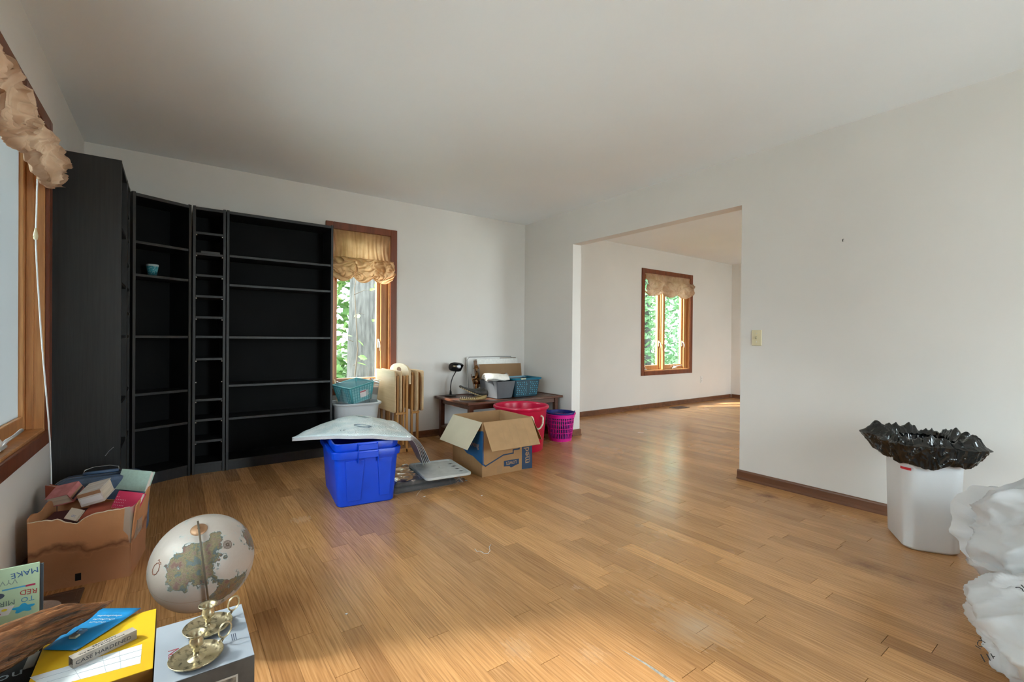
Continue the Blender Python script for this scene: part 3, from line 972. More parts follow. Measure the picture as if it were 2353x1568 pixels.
# ---------------------------------------------------------------- worn carton of books
def carton_mat(name, c, c2_, stain):
    m = mat(name, c, .85, col2=c2_, vscale=5, spec=.15, bump=.08, bscale=90)
    if stain:
        nt = m.node_tree
        b = nt.nodes['Principled BSDF']
        src = b.inputs['Base Color'].links[0].from_socket
        tc = nt.nodes.new('ShaderNodeTexCoord')
        sp = nt.nodes.new('ShaderNodeSeparateXYZ')
        nt.links.new(tc.outputs['Object'], sp.inputs[0])
        n = nt.nodes.new('ShaderNodeTexNoise')
        n.inputs['Scale'].default_value = 7
        n.inputs['Detail'].default_value = 7
        nt.links.new(tc.outputs['Object'], n.inputs['Vector'])
        def mth(op, a, bb, cl=False):
            q = nt.nodes.new('ShaderNodeMath')
            q.operation = op
            q.use_clamp = cl
            for i, v in enumerate((a, bb)):
                if isinstance(v, (int, float)):
                    q.inputs[i].default_value = v
                elif v is not None:
                    nt.links.new(v, q.inputs[i])
            return q.outputs[0]
        lvl = mth('ADD', .035, mth('MULTIPLY', n.outputs['Fac'], .24))
        d = mth('SUBTRACT', lvl, sp.outputs['Z'])
        wet = mth('MULTIPLY', mth('SUBTRACT', 1, mth('MULTIPLY', mth('ABSOLUTE', d, None), 34), True), .75, True)
        body = mth('MULTIPLY', mth('MULTIPLY', d, 40, True), .38, True)
        f = mth('MAXIMUM', wet, body)
        mx = nt.nodes.new('ShaderNodeMix')
        mx.data_type = 'RGBA'
        nt.links.new(f, mx.inputs['Factor'])
        nt.links.new(src, mx.inputs[6])
        mx.inputs[7].default_value = (.13, .05, .035, 1)
        nt.links.new(mx.outputs[2], b.inputs['Base Color'])
    return m
M_CART = carton_mat('stained_carton', (.64, .32, .16), (.55, .265, .125), True)
M_CART2 = carton_mat('inner_carton', (.40, .24, .14), (.34, .19, .10), False)
box_o = Vector((-.463, 2.635, 0))
_a = fl(299, 1324)
rz = math.atan2(_a.y - box_o.y, _a.x - box_o.x)
BW, BD, BH = (_a - box_o).length, .285, .30
cb = thing('book_carton', 'torn water-stained cardboard carton filled with old books', 'box', box_o, rz)
rdn = random.Random(3)
def cpanel(p, q, top, nrm_out, nm='panel'):
    p, q = Vector(p), Vector(q)
    n = 26
    def fn(a, b):
        base = p.lerp(q, a)
        z = b * (BH + top(a))
        return base + Vector(nrm_out) * (.012 * b * b) + Vector((0, 0, z)) + Vector((0, 0, .0025 * rn(a * 14, b, 5) * b))
    return G().grid(fn, n, 8).make(nm, M_CART, cb, solid=.005, smooth=False)
front_top = lambda a: (-.010 - .028 * math.exp(-((a - .44) / .11) ** 2) + .012 * (a > .5) * (a - .5) * 2 + .005 * rn(a * 16, 1, 2))
cpanel((0, 0, 0), (BW, 0, 0), front_top, (0, -1, 0))
cpanel((BW, 0, 0), (BW, BD, 0), lambda a: .004 * sin(a * 9) + .006 * a, (1.6, 0, 0))
cpanel((0, BD, 0), (BW, BD, 0), lambda a: -.035 + .012 * sin(a * 6), (0, 1, 0))
cpanel((0, 0, 0), (0, BD, 0), lambda a: .0 + .008 * sin(a * 11), (-.3, 0, 0))
G().box(.003, .003, .001, BW - .003, BD - .003, .006).make('bottom', M_CART2, cb)
G().box(BW * .44, -.0034, .022, BW * .50, -.0026, .052).make('dark_tear_patch', mat('tear_shade', (.012, .009, .008), .9), cb)  # dark patch painting in the shade of a small hole
M_TAPE = sheer('clear_tape', (.62, .57, .50), .55, .25)
def tapef(a, b):
    z = BH + .004 - .16 * b * (1 if a > .4 else .62 + .5 * a) + .002 * rn(a * 9, b * 9, 1)
    return Vector((BW - .028 + .034 * min(1, a * 1.6) + .012 * (z / BH) ** 2, (-.011 * (z / BH) ** 2 - .0035) if a < .5 else (a - .5) * .34, z))
G().grid(tapef, 12, 10).make('packing_tape', M_TAPE, cb, smooth=True)
cream = mat('torn_paper', (.72, .60, .44), .9)
G().tube([Vector((BW * t, -.0125, BH + front_top(t) + .001)) for t in [k / 40 for k in range(41)]], [.0018 + .0012 * abs(sin(k * 3.3)) for k in range(41)], 5).make('torn_edge', cream, cb)

def book(label, P, thick, cover, pages, spine='R', inset=.004, ct=.003, name='book', smooth=False):
    """P: the visible cover's corners TL, TR, BL as world points; the block lies under it"""
    TL, TR, BL = P
    ax = (TR - TL)
    w = ax.length
    ax.normalize()
    ay = (TL - BL)
    ay = ay - ax * ay.dot(ax)
    h = ay.length * 1.0
    ay.normalize()
    az = ax.cross(ay)
    o = thing(name, label, 'book', (0, 0, 0), 0, None)
    o.matrix_world = Matrix.Translation(TL - ay * h - az * thick) @ axes(ax, ay, az).to_4x4()
    G().box(0, 0, thick - ct, w, h, thick).make('front_cover', cover, o, bev=.0008, seg=1)
    G().box(0, 0, 0, w, h, ct).make('back_cover', cover, o, bev=.0008, seg=1)
    e = inset
    if spine == 'R':
        G().box(w - ct, 0, ct, w, h, thick - ct).make('spine', cover, o)
        G().box(e, e, ct, w - ct, h - e, thick - ct).make('pages', pages, o)
    elif spine == 'L':
        G().box(0, 0, ct, ct, h, thick - ct).make('spine', cover, o)
        G().box(ct, e, ct, w - e, h - e, thick - ct).make('pages', pages, o)
    else:
        G().box(0, 0, ct, w, ct, thick - ct).make('spine', cover, o)
        G().box(e, ct, ct, w - e, h - e, thick - ct).make('pages', pages, o)
    return o, w, h
PAGE = mat('aged_pages', (.70, .60, .48), .9, var=.12, vscale=300, stretch=(.02, .02, 1))
PAGEW = mat('white_pages', (.78, .74, .68), .9, var=.1, vscale=300, stretch=(.02, .02, 1))
F3 = lambda x, y, z: fl(*c3(x, y), z)
def cover3(tl, tr_, bl, z0, z1, zr=(.22, .46)):
    """corner pixels of a cover; heights of the first two corners are known, the third follows from the right angle"""
    A_, B3 = F3(*tl, z0), F3(*tr_, z1)
    best = min((abs((B3 - A_).normalized().dot((F3(*bl, z) - A_).normalized())), z) for z in [zr[0] + (zr[1] - zr[0]) * k / 120 for k in range(121)])
    return A_, B3, F3(*bl, best[1])
o, w, h = book('faded pink book with a worn red spine and paper label, tilted in the carton', cover3((345, 500), (790, 395), (110, 775), .350, .372), .050,
               mat('faded_pink_cloth', (.62, .235, .24), .8, col2=(.50, .17, .17), vscale=30), PAGE)
G().box(w * .28, h * .12, .0481, w * .72, h * .52, .0486).make('paper_label', mat('label_paper', (.66, .64, .68), .8, col2=(.16, .19, .42), vscale=60, stretch=(1, 3, 1), ramp=(.30, .38)), o)
G().box(w + .0001, h * .04, .012, w + .0012, h * .97, .020).make('spine_band', mat('spine_band', (.05, .05, .07), .7), o)
G().box(w + .0001, h * .04, .022, w + .0010, h * .97, .029).make('spine_cloth', mat('spine_cloth', (.45, .27, .17), .9), o)
o, w, h = book('thick white-covered book with a battered brown spine in the carton', cover3((1000, 450), (1440, 330), (755, 690), .352, .372), .060,
               mat('worn_white_cover', (.74, .70, .66), .85, col2=(.60, .53, .47), vscale=14, stretch=(1, 4, 1)), PAGE, spine='B')
G().box(w * .06, -.0012, .012, w * .96, -.0002, .036).make('spine_label', mat('spine_label', (.80, .79, .78), .7), o)
G().box(-.0005, -.0010, .044, w * 1.0, -.0002, .060).make('spine_strip', mat('spine_brown', (.36, .19, .10), .85), o)
book('pale mint green book lying on top of the carton', cover3((1660, 155), (2250, 205), (1500, 560), .372, .364), .026, mat('mint_cloth', (.44, .60, .52), .75, var=.05, vscale=90), PAGEW, spine='B')
book('magenta book with white dots leaning in the carton', cover3((1600, 590), (2080, 640), (1410, 985), .335, .330), .020, mat('magenta_dots', (.62, .02, .095), .5, var=.1), PAGEW, spine='B')
mg = [q for q in bpy.data.objects if q.name.startswith('book') and q.get('label', '').startswith('magenta')][0]
dm = G().lathe([(.0001, .0002), (.0016, .0002)], 8).mesh('dot')
dmat = mat('dot_white', (.85, .75, .75), .6)
for k in range(26):
    put('dot', dm, dmat, mg, loc=(.006 + .0088 * (k % 6) + .004 * ((k // 6) % 2), .012 + .012 * (k // 6), .0201))
o, w, h = book('cream paperback with faint blue print wedged against the torn edge of the carton', cover3((650, 930), (880, 975), (480, 1150), .312, .306), .012, mat('cream_cover', (.68, .60, .50), .85), PAGE, spine='L')
text('LEC', .012, mat('blue_print', (.18, .25, .50), .8), o, (w * .62, h * .35, .0123), (1, 0, 0), (0, 1, 0))
book('orange-red book standing in the carton corner behind the pink book', cover3((115, 490), (310, 520), (120, 740), .335, .335), .02, mat('orange_cloth', (.47, .10, .055), .8), PAGE, spine='R')

def packed(label, x0, y0, z0, w_, d_, t_, cover, ang=0.0):
    o = thing('book', label, 'book', box_o + Matrix.Rotation(rz, 3, 'Z') @ Vector((x0, y0, z0)), rz + ang)
    G().box(0, 0, 0, w_, d_, .003).make('back_cover', cover, o)
    G().box(0, 0, t_ - .003, w_, d_, t_).make('front_cover', cover, o, bev=.0008, seg=1)
    G().box(0, 0, .003, .003, d_, t_ - .003).make('spine', cover, o)
    G().box(.003, .004, .003, w_ - .004, d_ - .004, t_ - .003).make('pages', PAGE, o)
packed('dark maroon book lying low in the carton under the cream paperback', .014, .02, .215, .125, .19, .045, mat('maroon_cloth', (.075, .012, .014), .7))
packed('brick red book lying low in the middle of the carton', .146, .022, .235, .13, .2, .035, mat('brick_cloth', (.40, .085, .045), .75), radians(3))
packed('tan clothbound book at the bottom of the carton under the maroon book', .018, .03, .150, .13, .2, .06, mat('tan_cloth', (.45, .33, .20), .8))
packed('grey clothbound book at the bottom of the carton under the brick red book', .155, .03, .165, .13, .2, .065, mat('grey_cloth', (.28, .28, .27), .8))

# ---------------------------------------------------------------- blue suitcase
sc = thing('suitcase', 'small blue hard suitcase standing behind the book carton', 'suitcase', (-.285, 3.075, 0), 0)
M_BLUEC = mat('blue_vinyl', (.075, .115, .19), .42, var=.12, vscale=40, bump=.1, bscale=260)
def sring(y, ins, bz=0):
    return [(x, y, z + .175) for x, z in rrect(.365 - 2 * ins, .344 - 2 * ins, .075 - ins * .5, 6)]
G().loft([sring(-.07, .02), sring(-.066, .006), sring(-.05, .0), sring(-.012, .0), sring(-.010, -.003)]).make('front_shell', M_BLUEC, sc, smooth=False)
G().loft([sring(.010, -.003), sring(.012, .0), sring(.05, .0), sring(.066, .006), sring(.07, .02)]).make('rear_shell', M_BLUEC, sc)
G().loft([sring(-.0098, -.005), sring(.0098, -.005)]).make('rim_band', mat('suitcase_rim', (.20, .22, .24), .35, .7), sc)
hm = mat('blue_handle', (.06, .11, .20), .4)
G().tube([(-.062, 0, .352), (-.062, -.012, .362), (-.045, -.028, .366), (0, -.034, .367), (.045, -.028, .366), (.062, -.012, .362), (.062, 0, .352)], .008, 8).make('handle', hm, sc, smooth=True)
G().tube([(-.066, 0, .355), (-.064, .010, .375), (-.03, .018, .384), (.03, .018, .384), (.064, .010, .375), (.066, 0, .355)], .0035, 6).make('handle_bail', mat('chrome_dark', (.30, .30, .30), .25, 1), sc, smooth=True)
G().box(-.013, -.008, .352, .013, .008, .364).make('clasp', mat('clasp_metal', (.22, .21, .20), .3, 1), sc, bev=.002)

# ---------------------------------------------------------------- globe on its stand
GC, GR = Vector((.0858, 1.8923, .2723)), .1525
gl = thing('globe', 'relief globe in antique parchment colours with a thin meridian arm', 'globe', (GC.x, GC.y, 0))
def on_sphere(px, py, rad=GR):
    d = ray(px, py).normalized()
    oc = CPOS - GC
    b = oc.dot(d)
    disc = b * b - (oc.length_squared - rad * rad)
    t = -b - sqrt(max(disc, 0))
    return (oc + d * t).normalized()
POLE = on_sphere(457, 1217)
def globe_mat():
    m = bpy.data.materials.new('globe_map')
    m.use_nodes = True
    nt = m.node_tree
    N, L = nt.nodes, nt.links
    b = N['Principled BSDF']
    tc = N.new('ShaderNodeTexCoord')
    nm = N.new('ShaderNodeVectorMath')
    nm.operation = 'NORMALIZE'
    L.new(tc.outputs['Object'], nm.inputs[0])
    def mth(op, a, bb=None, cl=False):
        q = N.new('ShaderNodeMath')
        q.operation = op
        q.use_clamp = cl
        for i, v in enumerate((a, bb)):
            if isinstance(v, (int, float)):
                q.inputs[i].default_value = v
            elif v is not None:
                L.new(v, q.inputs[i])
        return q.outputs[0]
    def near(v, r0, r1):               # 1 at the direction, 0 beyond r1
        d = N.new('ShaderNodeVectorMath')
        d.operation = 'DISTANCE'
        d.inputs[1].default_value = v
        L.new(nm.outputs[0], d.inputs[0])
        return mth('DIVIDE', mth('SUBTRACT', r1, d.outputs['Value']), r1 - r0, True)
    ns = N.new('ShaderNodeTexNoise')
    ns.inputs['Scale'].default_value = 4.5
    ns.inputs['Detail'].default_value = 9
    ns.inputs['Roughness'].default_value = .62
    L.new(nm.outputs[0], ns.inputs['Vector'])
    fine = N.new('ShaderNodeTexNoise')
    fine.inputs['Scale'].default_value = 17
    fine.inputs['Detail'].default_value = 8
    fine.inputs['Roughness'].default_value = .75
    L.new(nm.outputs[0], fine.inputs['Vector'])
    land = None
    for (px, py, r0, r1) in ((445, 1300, .20, .62), (415, 1330, .1, .4), (485, 1265, .05, .32), (500, 1235, .0, .22), (575, 1235, .05, .45), (505, 1365, .05, .42), (540, 1345, .05, .40), (560, 1190, .0, .22)):
        v = near(on_sphere(px, py), r0, r1)
        land = v if land is None else mth('MAXIMUM', land, v)
    lf = mth('MULTIPLY', mth('SUBTRACT', mth('ADD', land, mth('MULTIPLY', mth('SUBTRACT', ns.outputs['Fac'], .5), 2.6)), .42), 9, True)
    shore = mth('MULTIPLY', mth('SUBTRACT', mth('ADD', land, mth('MULTIPLY', mth('SUBTRACT', ns.outputs['Fac'], .5), 2.6)), .30), 6, True)
    def mix(f, a, c):
        q = N.new('ShaderNodeMix')
        q.data_type = 'RGBA'
        L.new(f, q.inputs['Factor'])
        for i, v in ((6, a), (7, c)):
            if isinstance(v, tuple):
                q.inputs[i].default_value = (*v, 1)
            else:
                L.new(v, q.inputs[i])
        return q.outputs[2]
    sea = mix(mth('MULTIPLY', fine.outputs['Fac'], .5), (.46, .395, .345), (.32, .265, .225))
    coast = mix(mth('MULTIPLY', shore, .75), sea, (.27, .40, .42))
    lr = N.new('ShaderNodeValToRGB')
    e = lr.color_ramp.elements
    e[0].position, e[0].color = .30, (.30, .36, .36, 1)
    e[1].position, e[1].color = .72, (.46, .27, .22, 1)
    e.new(.40).color = (.40, .36, .20, 1)
    e.new(.48).color = (.60, .50, .30, 1)
    e.new(.56).color = (.42, .33, .19, 1)
    e.new(.64).color = (.58, .44, .33, 1)
    hue = N.new('ShaderNodeTexNoise')
    hue.inputs['Scale'].default_value = 6.5
    hue.inputs['Detail'].default_value = 7
    L.new(nm.outputs[0], hue.inputs['Vector'])
    L.new(mth('ADD', mth('MULTIPLY', fine.outputs['Fac'], 1.0), mth('MULTIPLY', mth('SUBTRACT', hue.outputs['Fac'], .5), 1.6)), lr.inputs['Fac'])
    col = mix(lf, coast, lr.outputs['Color'])
    # reddish-brown and orange lands towards the shaded side
    warm = near(on_sphere(520, 1362), .05, .34)
    col = mix(mth('MULTIPLY', mth('MULTIPLY', warm, lf), .6), col, (.40, .16, .06))
    warm2 = near(on_sphere(575, 1250), .05, .5)
    col = mix(mth('MULTIPLY', mth('MULTIPLY', warm2, lf), .45), col, (.34, .19, .10))
    # equator line and faint graticule
    dp = N.new('ShaderNodeVectorMath')
    dp.operation = 'DOT_PRODUCT'
    dp.inputs[1].default_value = POLE
    L.new(nm.outputs[0], dp.inputs[0])
    eq = mth('SUBTRACT', 1, mth('MULTIPLY', mth('ABSOLUTE', mth('SUBTRACT', dp.outputs['Value'], .02)), 90), True)
    col = mix(mth('MULTIPLY', eq, .7), col, (.30, .17, .07))
    L.new(col, b.inputs['Base Color'])
    b.inputs['Roughness'].default_value = .45
    bp = N.new('ShaderNodeBump')
    bp.inputs['Strength'].default_value = 1.0
    bp.inputs['Distance'].default_value = .022
    L.new(mth('MULTIPLY', lf, fine.outputs['Fac']), bp.inputs['Height'])
    L.new(bp.outputs['Normal'], b.inputs['Normal'])
    return m
sph = G()
sph.lathe([(max(GR * sin(pi * k / 40), 1e-4), GR * -cos(pi * k / 40)) for k in range(41)], 72)
so_ = sph.make('ball', globe_mat(), gl, smooth=True, loc=(0, 0, GC.z))
M_GBR = mat('globe_brass', (.42, .23, .12), .4, .3)
M_GARM = mat('globe_arm', (.20, .17, .13), .35, .8)
R0 = axes(*(lambda z: (z.orthogonal().normalized(), z.cross(z.orthogonal().normalized()), z))(POLE)).to_4x4()
cap = G().lathe([(.0001, .0035), (.006, .004), (.016, .001), (.024, -.002), (.024, -.006)], 24).make('pole_cap', M_GBR, gl, smooth=True)
cap.matrix_local = Matrix.Translation(Vector((0, 0, GC.z)) + POLE * (GR + .002)) @ R0
knob = G().lathe([(.0001, .010), (.005, .009), (.0055, .002), (.004, 0)], 14).make('pole_knob', M_GBR, gl, smooth=True)
knob.matrix_local = Matrix.Translation(Vector((0, 0, GC.z)) + POLE * (GR + .004)) @ R0
tocam = (CPOS - GC)
side = tocam.cross(POLE).normalized()
perp = (tocam - POLE * tocam.dot(POLE)).normalized()
rr = GR + .016
pts = [Vector((0, 0, GC.z)) + (POLE * cos(t) + perp * sin(t)) * rr for t in [radians(-6 + 190 * k / 60) for k in range(61)]]
rings = []
for k, p in enumerate(pts):
    n_ = (p - Vector((0, 0, GC.z))).normalized()
    rings.append([p + side * sx * .0028 + n_ * sn * .0055 for sx, sn in ((-1, -1), (1, -1), (1, 1), (-1, 1))])
G().loft(rings).make('meridian_arm', M_GARM, gl, bev=.0006, seg=1)
lowp = pts[46]
G().tube([lowp, (lowp.x * .5, lowp.y * .5, .06), (0, 0, .03), (0, 0, .012)], [.006, .007, .008, .010], 10).make('post', M_GARM, gl, smooth=True)
G().lathe([(.0001, .016), (.03, .015), (.075, .010), (.085, .004), (.085, 0), (.0001, 0)], 40).make('base', mat('globe_base', (.14, .07, .035), .4), gl, smooth=True)
M_INK = mat('sepia_ink', (.16, .11, .08), .7)
def on_globe(px, py):
    return on_sphere(px, py)
def rose():
    c = on_sphere(523, 1252)
    a = (POLE - c * POLE.dot(c)).normalized()
    b = c.cross(a)
    g = G()
    P = lambda x, y: Vector((0, 0, GC.z)) + (c + a * y + b * x).normalized() * (GR + .0004)
    for r_ in (.078, .090):
        g.tube([P(r_ * cos(t), r_ * sin(t)) for t in [2 * pi * k / 32 for k in range(33)]], .0005, 4)
    for k in range(16):
        t = 2 * pi * k / 16
        g.tube([P(.012 * cos(t), .012 * sin(t)), P((.108 if k % 4 == 0 else .078) * cos(t), (.108 if k % 4 == 0 else .078) * sin(t))], [.0011, .0004], 4)
    return g
rose().make('compass_rose', M_INK, gl)
c_ = on_sphere(358, 1308)
a_ = (POLE - c_ * POLE.dot(c_)).normalized()
b_ = c_.cross(a_)
g = G()
P_ = lambda x, y: Vector((0, 0, GC.z)) + (c_ + a_ * y + b_ * x).normalized() * (GR + .0004)
g.tube([P_(.085 * cos(t) * (1 + .08 * sin(9 * t)), .12 * sin(t) * (1 + .06 * sin(11 * t))) for t in [2 * pi * k / 60 for k in range(61)]], .0013, 4)
g.tube([P_(-.06, .13), P_(-.02, .16), P_(.02, .14), P_(.06, .17), P_(.08, .14)], .0012, 4)
g.make('cartouche', mat('cartouche_ink', (.27, .11, .07), .7), gl)

# ---------------------------------------------------------------- grey box, brass chambersticks
ZT = .30
M_GBOX = mat('lit_carton_top', (.34, .38, .44), .35, var=.04, vscale=8, spec=.5)  # pale blue-grey of the top has the light on it painted in
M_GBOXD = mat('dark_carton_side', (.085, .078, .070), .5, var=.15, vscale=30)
A, B_, C_, D_ = fl(362, 1440, ZT), fl(553, 1391, ZT), fl(587, 1503, ZT), fl(345, 1568, ZT)
gb = thing('carton', 'small grey printed box standing beside the yellow box, holding brass candlesticks', 'box', (-.031, 1.222, 0))
GW, GD = .187, .252
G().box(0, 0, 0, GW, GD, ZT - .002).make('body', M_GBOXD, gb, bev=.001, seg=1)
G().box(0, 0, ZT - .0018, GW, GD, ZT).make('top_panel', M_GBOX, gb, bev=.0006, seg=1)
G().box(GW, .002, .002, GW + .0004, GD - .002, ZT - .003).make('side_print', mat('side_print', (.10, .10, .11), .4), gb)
fr = mat('print_black', (.012, .012, .014), .5)
g = G()
for x0, z0, x1, z1 in ((.088, .16, .092, .268), (.150, .16, .154, .268), (.092, .264, .150, .268), (.092, .16, .150, .164)):
    g.box(x0, -.0006, z0, x1, 0, z1)
g.make('picture_frame_print', mat('print_pale', (.50, .46, .40), .5), gb)
G().box(.092, -.0005, .164, .150, 0, .264).make('picture_print', mat('picture_print', (.10, .085, .07), .5, col2=(.30, .25, .19), vscale=60), gb)
text('LUCENT', .020, mat('navy_print', (.035, .05, .09), .5), gb, (.072, .150, ZT + .0002), (0, 1, 0), (-1, 0, 0), squash=.9)
text('VIN', .030, mat('red_print', (.28, .04, .05), .5), gb, (.036, .105, ZT + .0002), (0, 1, 0), (-1, 0, 0))
g = G()
for k in range(3):
    g.box(.150 + .004 * k, .085, ZT, .1515 + .004 * k, .115, ZT + .0003)
g.make('small_print', MATS['navy_print'], gb)
M_BRASS = mat('aged_brass', (.60, .52, .34), .30, .85, col2=(.16, .13, .085), vscale=75, vdet=8, ramp=(.33, .50))
def chamberstick(label, cx, cy, ang):
    r = thing('candlestick', label, 'candlestick', (cx, cy, ZT + .0004), ang, 'brass candlesticks on the grey box')
    R_ = .066
    r.scale = (.80, .80, .92)
    G().lathe([(.0001, .0045), (.020, .004), (.040, .0035), (.056, .006), (R_, .013), (R_ + .0012, .0125), (R_ - .002, .008), (.054, .001), (.04, 0), (.0001, 0)], 56).make('dish', M_BRASS, r, smooth=True)
    G().lathe([(.022, .004), (.016, .007), (.008, .012), (.0065, .020), (.010, .024), (.007, .028), (.009, .032), (.017, .037), (.0175, .050), (.015, .056), (.016, .060), (.026, .066), (.0265, .068), (.022, .067), (.0125, .062), (.0115, .045), (.0001, .044)], 36).make('socket', M_BRASS, r, smooth=True)
    t = [2 * pi * k / 28 for k in range(29)]
    G().tube([(R_ + .017 + .019 * cos(k), 0, .034 + .019 * sin(k)) for k in t], .0024, 8, cap=False).make('ring_handle', M_BRASS, r, smooth=True)
    G().tube([(R_ - .004, 0, .011), (R_ + .006, 0, .010), (R_ + .014, 0, .015)], [.005, .0045, .003], 8, flat=.6).make('bracket', M_BRASS, r, smooth=True)
    return r
p1 = fl(*c2(567, 1350), ZT + .006)
p2 = fl(*c2(668, 1090), ZT + .006)
chamberstick('brass candlestick with ring handle on the grey box, farther from the globe', p1.x, p1.y, radians(28))
chamberstick('brass candlestick with ring handle on the grey box, nearer the globe', p2.x, p2.y, radians(28))

# ---------------------------------------------------------------- yellow box with card, small box, driftwood
yb = thing('carton', 'yellow box with a white form taped on top, under the driftwood', 'box', (-.245, 1.302, 0), 0)
YW, YD = .211, .279
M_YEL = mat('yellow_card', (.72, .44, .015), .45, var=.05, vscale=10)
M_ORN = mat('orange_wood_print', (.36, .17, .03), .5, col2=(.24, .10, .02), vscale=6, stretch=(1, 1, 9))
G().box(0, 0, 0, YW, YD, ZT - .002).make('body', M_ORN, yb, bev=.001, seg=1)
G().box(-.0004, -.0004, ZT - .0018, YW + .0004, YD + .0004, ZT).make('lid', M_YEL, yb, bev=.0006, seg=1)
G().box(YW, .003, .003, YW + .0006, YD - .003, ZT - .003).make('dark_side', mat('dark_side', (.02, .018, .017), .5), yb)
L0 = [fl(*cy_(x, y), ZT + .0004) - Vector((-.245, 1.302, 0)) for x, y in ((1960, 890), (1930, 1210), (330, 1640), (60, 1450))]
G().prism([(p.x, p.y) for p in L0], lambda a, b, t: (a, b, t), ZT, ZT + .0004).make('form_label', mat('form_white', (.66, .70, .74), .6), yb)
u_ = (L0[0] - L0[3]).normalized()
v_ = (L0[0] - L0[1]).normalized()
g = G()
for t in (.3, .62):
    a0 = L0[3].lerp(L0[2], t)
    a1 = L0[0].lerp(L0[1], t)
    g.tube([a0 + Vector((0, 0, .0003)), a1 + Vector((0, 0, .0003))], .0003, 4)
for s in (.35, .62, .78):
    g.tube([L0[3].lerp(L0[0], s) + Vector((0, 0, .0003)), L0[2].lerp(L0[1], s) + Vector((0, 0, .0003))], .0003, 4)
g.make('ruled_lines', mat('ruled_lines', (.33, .38, .45), .7), yb)
K = [fl(*cy_(x, y), ZT + .001) for x, y in ((1150, 335), (1945, 325), (850, 1005), (285, 995))]
kc = thing('hardware_card', 'bright blue blister card lying on the yellow box', 'card', (0, 0, 0))
def cardf(a, b):
    p = K[0].lerp(K[1], a).lerp(K[3].lerp(K[2], a), b)
    return p + Vector((0, 0, .0015 + .006 * (1 - b) ** 2))
G().grid(cardf, 8, 8).make('backing', mat('blue_card', (.015, .24, .55), .4, var=.15, vscale=14), kc, smooth=True, solid=.0005)
wpr = mat('white_print', (.80, .84, .88), .6)
for (bx, wd, k) in ((.20, .55, 0), (.29, .5, 1), (.36, .38, 2)):
    g = G()
    for j in range(9):
        a0 = .28 + wd * j / 9
        q0, q1 = cardf(a0, bx + .012 * sin(j * 2)), cardf(a0 + wd / 12, bx - .012)
        g.tube([q0 + Vector((0, 0, .0006)), q1 + Vector((0, 0, .0006))], .0011 if k < 2 else .0007, 4)
    stuff(g.make('printed_line', wpr, kc))
bc = cardf(.42, .72)
dx = (K[1] - K[0]).normalized()
dy = (K[0] - K[3]).normalized()
dz = Vector((0, 0, 1))
dy = dz.cross(dx)
Rb = axes(dx, dy, dz)
G().obox(bc + dy * .010 + Vector((0, 0, .004)), (.020, .034, .008), Rb).make('blister', film('clear_blister', (.75, .82, .86), .12), kc, bev=.003)
G().obox(bc + Vector((0, 0, .0035)), (.016, .014, .005), Rb).make('magnet', mat('pale_yellow_part', (.66, .62, .40), .5), kc, bev=.001)
# CASE HARDENED tool box
q0, q1 = fl(*cy_(790, 1310), ZT + .0006), fl(*cy_(1870, 795), ZT + .0006)
ax_ = (q1 - q0)
ln = ax_.length
ax_.normalize()
ay_ = Vector((0, 0, 1)).cross(ax_)
hb = thing('tool_box', 'slim worn grey cardboard tool box printed CASE HARDENED, on the yellow box', 'box', (0, 0, 0))
hb.matrix_world = Matrix.Translation(q0) @ axes(ax_, ay_, Vector((0, 0, 1))).to_4x4()
M_TBOX = mat('grey_tool_card', (.34, .30, .26), .8, var=.12, vscale=40)
hh_, wd_ = .0215, .022
g = G()
g.loft([[(x, y, z) for y, z in ((0, 0), (wd_, 0), (wd_, hh_), (0, hh_))] for x in (0, ln)], False, True)
g.loft([[(x, y, z) for y, z in ((.001, .001), (wd_ - .001, .001), (wd_ - .001, hh_ - .001), (.001, hh_ - .001))] for x in (0, .03)], False, True)
g.make('sleeve', M_TBOX, hb)
G().box(.004, .0014, .0014, .0048, wd_ - .0014, hh_ * .55).make('end_flap', mat('flap_dark', (.12, .10, .085), .8), hb)
text('CASE HARDENED', .0118, mat('stamp_ink', (.05, .05, .055), .7), hb, (ln * .47, -.0004, hh_ * .46), (1, 0, 0), (0, 0, 1), squash=1.12)
text('SECURITY', .008, MATS['stamp_ink'], hb, (ln * .52, wd_ * .68, hh_ + .0003), (1, 0, 0), (0, 1, 0), squash=1.3)
text('The Bizarre Binders Friend', .0062, MATS['stamp_ink'], hb, (ln * .46, wd_ * .30, hh_ + .0003), (1, 0, 0), (0, 1, 0), squash=1.25)
# black box under the driftwood
bb = thing('carton', 'black box with pale script lettering, half under the driftwood', 'box', (-.42, 1.285, 0))
G().box(0, 0, 0, .172, .27, .286).make('body', mat('black_card', (.006, .006, .008), .6, spec=.25), bb, bev=.002)
G().box(.150, .2, .286, .168, .262, .2885).make('clip', mat('clip_grey', (.28, .26, .23), .5), bb, bev=.0008)
_pq = fl(22, 1552, .2862)
text('ou', .042, mat('script_print', (.36, .42, .46), .5), bb, (_pq.x + .42, _pq.y - 1.285, .2862), (1, .14, 0), (-.14, 1, 0))
